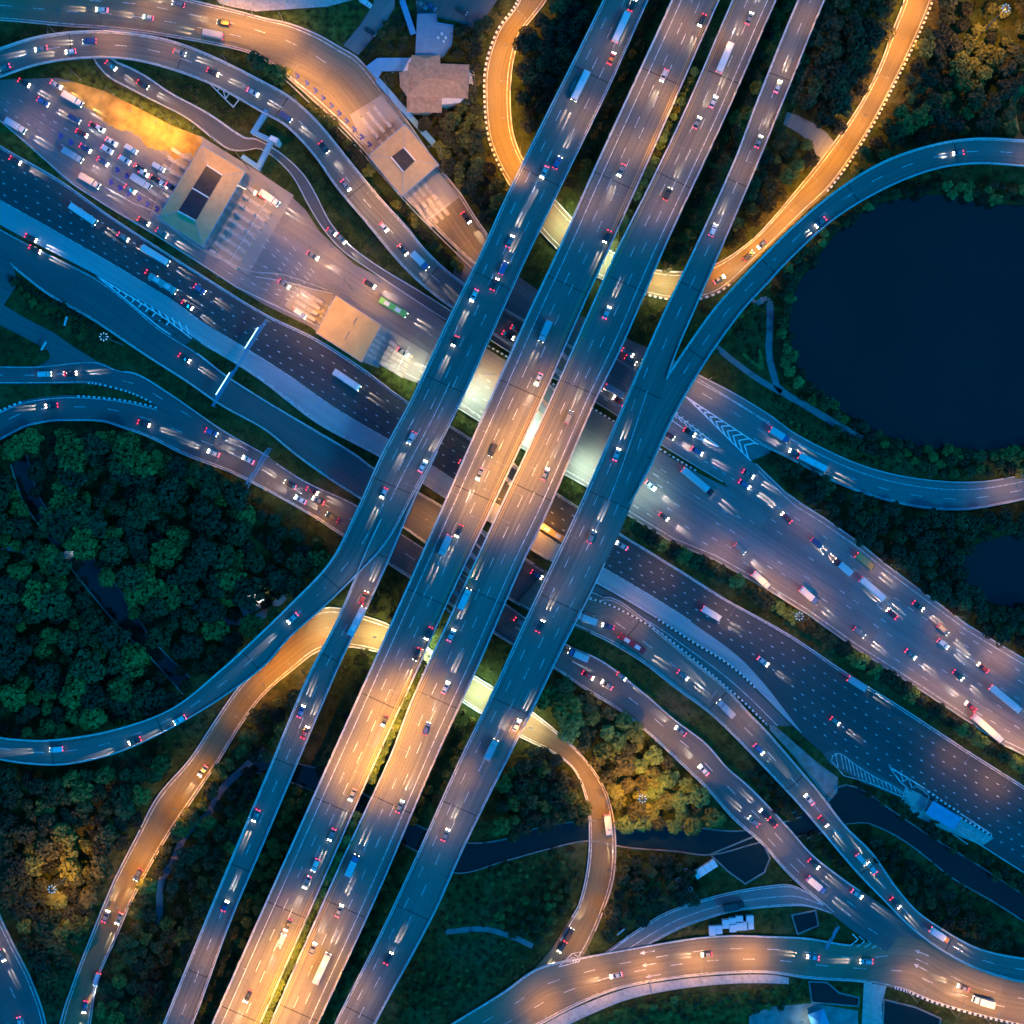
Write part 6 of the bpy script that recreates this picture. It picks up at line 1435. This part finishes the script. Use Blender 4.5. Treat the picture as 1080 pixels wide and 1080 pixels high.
    return e, L_
VP = {}; VEH = {}
def vehicle(p, ang, kind, colour, state, where, beam=1.0):
    if not where.startswith('queue') and where != 'x':
        if colour == 'white' and kind in ('sedan', 'hatch', 'suv', 'van'): colour = rng.choice(('silver', 'grey', 'grey', 'black', 'dark blue', 'white'))
        elif colour in ('silver', 'orange', 'yellow') and kind in ('sedan', 'suv'): colour = rng.choice(('grey', 'silver', 'black'))
        elif colour == 'white' and rng.random() < .5: colour = 'silver'
    key = (kind, colour, state)
    if key not in VP: VP[key] = mk_car(*key); e, L_ = VP[key]
    else: L_ = VP[key][1]; e = copy_tree(VP[key][0])
    e.location = p; e.rotation_euler = (0, 0, ang)
    if state == 'lit' and beam:
        c_, s_ = math.cos(ang), math.sin(ang); f = L_ / 2 + .25
        hw = .62 if L_ < 6 else .9
        for sd in (-hw, hw):
            spot('headlight_beam', (p[0] + c_ * f - s_ * sd, p[1] + s_ * f + c_ * sd, p[2] + .62), (1, .84, .66), 10500 * beam, 8.0, rot=(R(83.4), 0, ang - math.pi / 2), blend=.5, r=.06)
    VEH.setdefault(where, []).append((p[1], e, kind, colour, state))
def on(rib, x, y, d, kind='sedan', colour='white', where='', state='lit', beam=1.0):
    a, f = rib.find(x, y); p = rib.pt(a, f); t = rib.tan(a, f) * d
    vehicle((p[0], p[1], p[2] + .03), math.atan2(t[1], t[0]), kind, colour, state, where, beam)
# rib, where, [(x, y, direction, kind, colour)]
T1 = 'leftmost viaduct'
for x, y, d, k, c in ((667, 6, -1, 'sedan', 'silver'), (655, 30, -1, 'bus', 'white'), (645, 62, -1, 'sedan', 'red'), (612, 92, 1, 'bus', 'white'), (588, 172, -1, 'suv', 'blue'), (574, 182, 1, 'sedan', 'white'), (531, 283, -1, 'van', 'blue'), (522, 300, -1, 'sedan', 'red'), (500, 312, 1, 'sedan', 'white'), (434, 462, 1, 'suv', 'silver'), (446, 492, -1, 'sedan', 'white'), (405, 520, 1, 'hatch', 'silver'), (309, 652, 1, 'sedan', 'white'), (190, 759, 1, 'suv', 'white'), (143, 781, 1, 'sedan', 'silver'), (60, 790, 1, 'van', 'white'), (538, 255, -1, 'sedan', 'grey'), (480, 360, 1, 'hatch', 'black')): on(v1, x, y, d, k, c, T1)
for x, y, d, k, c in ((384, 630, -1, 'suv', 'red'), (377, 655, -1, 'bus', 'white'), (318, 750, -1, 'sedan', 'blue'), (322, 772, -1, 'sedan', 'red'), (270, 860, 1, 'sedan', 'silver'), (238, 955, -1, 'hatch', 'white')): on(v1b, x, y, d, k, c, 'narrow branch viaduct')
for x, y, d, k, c in ((740, 22, 1, 'sedan', 'silver'), (700, 80, 1, 'suv', 'white'), (655, 180, 1, 'sedan', 'grey'), (640, 250, 1, 'sedan', 'black'), (575, 350, 1, 'truck', 'white'), (568, 400, 1, 'sedan', 'silver'), (520, 475, 1, 'van', 'white'), (506, 500, 1, 'sedan', 'grey'), (470, 575, 1, 'truck', 'white'), (484, 560, 1, 'sedan', 'white'), (452, 668, 1, 'sedan', 'white'), (440, 690, 1, 'suv', 'silver'), (406, 760, 1, 'hatch', 'black'), (372, 838, 1, 'sedan', 'white'), (350, 880, 1, 'sedan', 'silver'), (333, 912, 1, 'suv', 'white'), (324, 930, 1, 'sedan', 'silver'), (304, 975, 1, 'sedan', 'white'), (297, 992, 1, 'van', 'silver'), (262, 1050, 1, 'sedan', 'black')): on(v2, x, y, d, k, c, 'second viaduct')
for x, y, d, k, c in ((764, 62, -1, 'bus', 'white'), (790, 20, -1, 'sedan', 'grey'), (752, 108, -1, 'sedan', 'silver'), (735, 130, -1, 'sedan', 'white'), (704, 205, -1, 'suv', 'black'), (640, 330, -1, 'sedan', 'silver'), (600, 440, -1, 'van', 'white'), (575, 500, -1, 'sedan', 'silver'), (490, 632, -1, 'truck', 'white'), (476, 670, -1, 'sedan', 'white'), (470, 725, -1, 'sedan', 'silver'), (450, 768, -1, 'suv', 'white'), (422, 850, -1, 'sedan', 'grey'), (372, 912, -1, 'truck', 'blue'), (358, 960, -1, 'sedan', 'white'), (340, 1020, -1, 'bus', 'white'), (330, 1000, -1, 'sedan', 'silver')): on(v3, x, y, d, k, c, 'third viaduct')
for x, y, d, k, c in ((820, 92, -1, 'sedan', 'white'), (800, 150, -1, 'sedan', 'grey'), (752, 243, -1, 'suv', 'white'), (650, 480, -1, 'sedan', 'silver'), (624, 566, -1, 'suv', 'white'), (570, 660, -1, 'sedan', 'black'), (545, 765, -1, 'sedan', 'yellow'), (518, 790, -1, 'truck', 'white'), (470, 880, -1, 'sedan', 'grey'), (410, 1010, -1, 'sedan', 'silver')): on(v4, x, y, d, k, c, 'rightmost straight viaduct')
on(lr, 865, 235, 1, 'sedan', 'white', 'curved blue viaduct ramp'); on(lr, 1010, 162, 1, 'hatch', 'grey', 'curved blue viaduct ramp')
for x, y, d, k, c in ((5, 72, -1, 'sedan', 'white'), (44, 52, -1, 'sedan', 'silver'), (75, 55, -1, 'hatch', 'white'), (95, 44, -1, 'van', 'white'), (190, 56, 1, 'suv', 'white'), (225, 77, 1, 'sedan', 'silver'), (267, 98, 1, 'sedan', 'white'), (302, 124, 1, 'van', 'white'), (342, 156, 1, 'suv', 'white'), (365, 196, 1, 'sedan', 'white'), (405, 240, 1, 'hatch', 'silver'), (425, 264, 1, 'sedan', 'white'), (443, 276, 1, 'truck', 'blue'), (536, 354, 1, 'sedan', 'white'), (545, 348, 1, 'sedan', 'red')): on(ra, x, y, d, k, c, 'toll flyover')
for x, y, d, k, c in ((118, 70, 1, 'sedan', 'white'), (151, 90, 1, 'suv', 'silver'), (360, 252, 1, 'sedan', 'grey')): on(br, x, y, d, k, c, 'narrow service road')
for x, y, d, k, c in ((108, 11, -1, 'sedan', 'white'), (157, 19, -1, 'hatch', 'silver'), (188, 5, -1, 'suv', 'white'), (236, 25, -1, 'van', 'white'), (225, 38, -1, 'truck', 'white'), (491, 229, 1, 'sedan', 'yellow'), (55, -4, -1, 'sedan', 'grey')): on(tr, x, y, d, k, c, 'upper toll road')
for x, y, d, k, c in ((17, 170, 1, 'sedan', 'red'), (88, 226, 1, 'bus', 'white'), (130, 250, 1, 'sedan', 'grey'), (173, 300, 1, 'bus', 'teal'), (160, 290, 1, 'sedan', 'red'), (212, 306, 1, 'suv', 'blue'), (198, 322, 1, 'sedan', 'red'), (366, 401, 1, 'bus', 'white'), (490, 490, 1, 'sedan', 'grey'), (583, 562, 1, 'bus', 'orange'), (750, 647, 1, 'truck', 'white'), (804, 697, 1, 'sedan', 'white'), (906, 722, 1, 'truck', 'white'), (655, 575, -1, 'sedan', 'silver'), (880, 760, 1, 'hatch', 'grey'), (31, 259, 1, 'sedan', 'red')): on(ex, x, y, d, k, c, 'dark expressway')
on(x2, 39, 264, 1, 'sedan', 'red', 'plain carriageway'); on(x2, 195, 378, 1, 'sedan', 'silver', 'plain carriageway'); on(x2, 566, 606, 1, 'sedan', 'white', 'plain carriageway')
on(l2, 75, 394, 1, 'sedan', 'red', 'left side road'); on(l2, 48, 395, 1, 'van', 'white', 'left side road')
for x, y, d, k, c in ((55, 428, -1, 'sedan', 'maroon'), (152, 447, 1, 'sedan', 'red'), (223, 456, 1, 'suv', 'blue'), (226, 478, -1, 'sedan', 'white'), (262, 485, -1, 'sedan', 'white'), (306, 511, -1, 'suv', 'silver'), (317, 527, -1, 'sedan', 'white'), (336, 528, -1, 'sedan', 'white'), (350, 545, -1, 'van', 'white'), (330, 518, 1, 'sedan', 'red'), (548, 656, 1, 'sedan', 'orange'), (611, 691, -1, 'truck', 'blue'), (620, 712, 1, 'sedan', 'red'), (640, 722, -1, 'sedan', 'white'), (655, 712, 1, 'hatch', 'white'), (718, 771, -1, 'sedan', 'white'), (742, 812, -1, 'sedan', 'white'), (795, 866, -1, 'suv', 'white'), (806, 858, -1, 'sedan', 'silver'), (858, 911, 1, 'sedan', 'yellow'), (860, 932, 1, 'truck', 'blue'), (904, 943, 1, 'sedan', 'white'), (813, 866, -1, 'sedan', 'orange')): on(l3, x, y, d, k, c, 'long curving road')
for x, y, d, k, c in ((618, 652, -1, 'truck', 'white'), (640, 660, -1, 'sedan', 'white'), (667, 679, 1, 'bus', 'red'), (765, 747, -1, 'truck', 'white'), (853, 843, -1, 'sedan', 'white'), (868, 866, 1, 'sedan', 'maroon'), (908, 906, 1, 'van', 'silver'), (919, 915, -1, 'suv', 'white'), (944, 952, 1, 'sedan', 'red'), (990, 985, 1, 'truck', 'red'), (720, 712, 1, 'sedan', 'grey'), (800, 790, 1, 'sedan', 'blue')): on(r2, x, y, d, k, c, 'raised lower right ramp')
for x, y, d, k, c in ((857, 1009, -1, 'sedan', 'white'), (914, 1013, -1, 'suv', 'white'), (1015, 1041, -1, 'sedan', 'white'), (1036, 1055, -1, 'truck', 'white'), (650, 1028, -1, 'sedan', 'silver'), (745, 1006, -1, 'hatch', 'grey')): on(sr, x, y, d, k, c, 'bottom curve')
for x, y, d, k, c in ((600, 985, 1, 'van', 'white'), (593, 998, -1, 'sedan', 'silver'), (641, 869, -1, 'truck', 'white'), (214, 813, 1, 'sedan', 'white'), (146, 922, 1, 'suv', 'white'), (126, 968, 1, 'sedan', 'white'), (112, 966, -1, 'sedan', 'silver'), (103, 1033, 1, 'van', 'white'), (90, 1062, 1, 'sedan', 'white')): on(yr, x, y, d, k, c, 'lower loop road')
on(zr, 2, 1007, 1, 'sedan', 'yellow', 'bottom left road'); on(zr, 22, 1078, 1, 'sedan', 'silver', 'bottom left road'); on(zr, -6, 985, 1, 'sedan', 'white', 'bottom left road')
for x, y, d, k, c in ((758, 295, 1, 'sedan', 'white'), (789, 270, 1, 'suv', 'silver'), (803, 258, -1, 'hatch', 'white')): on(ur, x, y, d, k, c, 'orange top loop road')
for x, y, d, k, c in ((821, 459, 1, 'truck', 'blue'), (856, 488, 1, 'bus', 'white'), (838, 478, -1, 'sedan', 'grey')): on(rl, x, y, d, k, c, 'blue loop road by the pond')
on(wr, 771, 957, 1, 'truck', 'black', 'short slip road', 'off')
HD = heading((500, 340), (900, 590)); 
def free(lst, z, hd, where, state='lit', beam=1.0):
    for x, y, d, k, c in lst: vehicle(W(x, y, z), hd + rng.uniform(-.05, .05) + (math.pi if d < 0 else 0), k, c, state, where, beam)
free(((662, 372, 1, 'sedan', 'white'), (665, 380, 1, 'suv', 'white'), (648, 413, 1, 'truck', 'white'), (652, 423, -1, 'sedan', 'red'), (705, 459, 1, 'suv', 'white'), (727, 456, 1, 'sedan', 'orange'), (735, 476, 1, 'sedan', 'blue'), (789, 500, 1, 'sedan', 'white'), (785, 511, 1, 'sedan', 'blue')), .27, HD, 'middle carriageway')
HE = heading((860, 570), (1060, 740))
free(((829, 546, -1, 'sedan', 'red'), (861, 573, 1, 'van', 'white'), (888, 598, -1, 'truck', 'red'), (911, 592, 1, 'truck', 'orange'), (919, 621, 1, 'bus', 'white'), (940, 647, -1, 'sedan', 'red'), (968, 639, 1, 'sedan', 'yellow'), (994, 664, 1, 'van', 'white'), (994, 679, 1, 'suv', 'white'), (1036, 704, -1, 'sedan', 'red'), (852, 628, 1, 'truck', 'blue'), (906, 667, 1, 'van', 'white'), (1059, 737, 1, 'trailer', 'white'), (1023, 745, -1, 'sedan', 'red'), (1040, 768, 1, 'trailer', 'white'), (780, 579, 1, 'van', 'white'), (802, 612, 1, 'truck', 'white'), (686, 512, 1, 'sedan', 'white'), (735, 508, 1, 'trailer', 'maroon'), (1010, 712, 1, 'sedan', 'silver'), (960, 690, 1, 'sedan', 'grey'), (700, 545, 1, 'hatch', 'black')), .23, HE, 'wide carriageway')
HP = heading((30, 90), (190, 190))
free(((26, 88, 1, 'sedan', 'yellow'), (46, 108, 1, 'suv', 'blue'), (78, 106, 1, 'truck', 'white'), (79, 126, 1, 'van', 'white'), (18, 134, 1, 'truck', 'white'), (78, 165, 1, 'truck', 'white'), (96, 192, 1, 'truck', 'white'), (165, 270, 1, 'bus', 'white'), (152, 234, 1, 'sedan', 'white'), (171, 246, 1, 'suv', 'silver'), (60, 90, 1, 'sedan', 'silver'), (150, 193, 1, 'truck', 'white'), (415, 325, 1, 'bus', 'green'), (285, 210, 1, 'truck', 'white'), (275, 207, -1, 'sedan', 'red'), (330, 270, 1, 'sedan', 'grey'), (390, 300, 1, 'sedan', 'silver'), (350, 245, 1, 'hatch', 'white'), (300, 300, 1, 'sedan', 'white'), (425, 372, 1, 'sedan', 'silver'), (317, 331, 1, 'van', 'white')), .23, HP, 'toll plaza')
free(((86.9, 141, 1, 'sedan', 'red'), (101, 134, 1, 'sedan', 'black'), (106, 136, 1, 'hatch', 'white'), (118, 150, 1, 'sedan', 'white'), (113.5, 158, 1, 'suv', 'white'), (90.7, 157, 1, 'sedan', 'dark blue'), (109, 171, 1, 'sedan', 'dark blue'), (132, 169, 1, 'suv', 'white'), (139, 158, 1, 'van', 'white'), (148, 178, 1, 'sedan', 'black'), (152, 183, 1, 'hatch', 'white'), (168, 177, 1, 'van', 'white'), (165, 190, 1, 'suv', 'black'), (172, 194, 1, 'sedan', 'white'), (181, 198, 1, 'sedan', 'dark blue'), (138, 200, 1, 'sedan', 'grey')), .23, HP, 'queue before the large toll canopy', 'lit', .05)
LIT = {'lit': 'with lamps lit', 'off': 'parked unlit'}
NM = {'sedan': 'sedan', 'hatch': 'hatchback', 'suv': 'estate car', 'van': 'van', 'bus': 'bus', 'truck': 'box truck', 'trailer': 'long trailer truck'}
for where, lst in VEH.items():
    lst.sort(key=lambda q: -q[0]); seen = {}
    cnt = {}
    for q in lst: cnt[(q[2], q[3])] = cnt.get((q[2], q[3]), 0) + 1
    for _, e, k, c, st in lst:
        i = seen.get((k, c), 0); seen[(k, c)] = i + 1
        l = '%s %s %s on the %s' % (c, NM[k], LIT[st], where)
        if where.startswith('queue'): l = '%s %s in the %s' % (c, NM[k], where)
        if cnt[(k, c)] > 1: l += ', %s such from top' % nth(i)
        tag(e, l, {'van': 'van', 'bus': 'bus', 'truck': 'truck', 'trailer': 'truck'}.get(k, 'car'), 'vehicles on the ' + where if len(lst) > 1 else None)
# cars parked at the office
free(((445, 6, 1, 'sedan', 'grey'), (487, 12, 1, 'sedan', 'black'), (455, 8, 1, 'hatch', 'dark blue'), (391, 34, 1, 'sedan', 'black'), (386, 4, 1, 'van', 'white')), .34, R(-30), 'x', 'off')
for (_, e, k, c, st), l in zip(VEH['x'], ('grey sedan parked at the top of the office car park', 'black sedan parked at the right of the office car park', 'dark blue hatchback parked in the office car park', 'black sedan parked on the office driveway', 'white van parked at the top of the driveway')): tag(e, l, 'van' if k == 'van' else 'car', 'parked vehicles at the office')
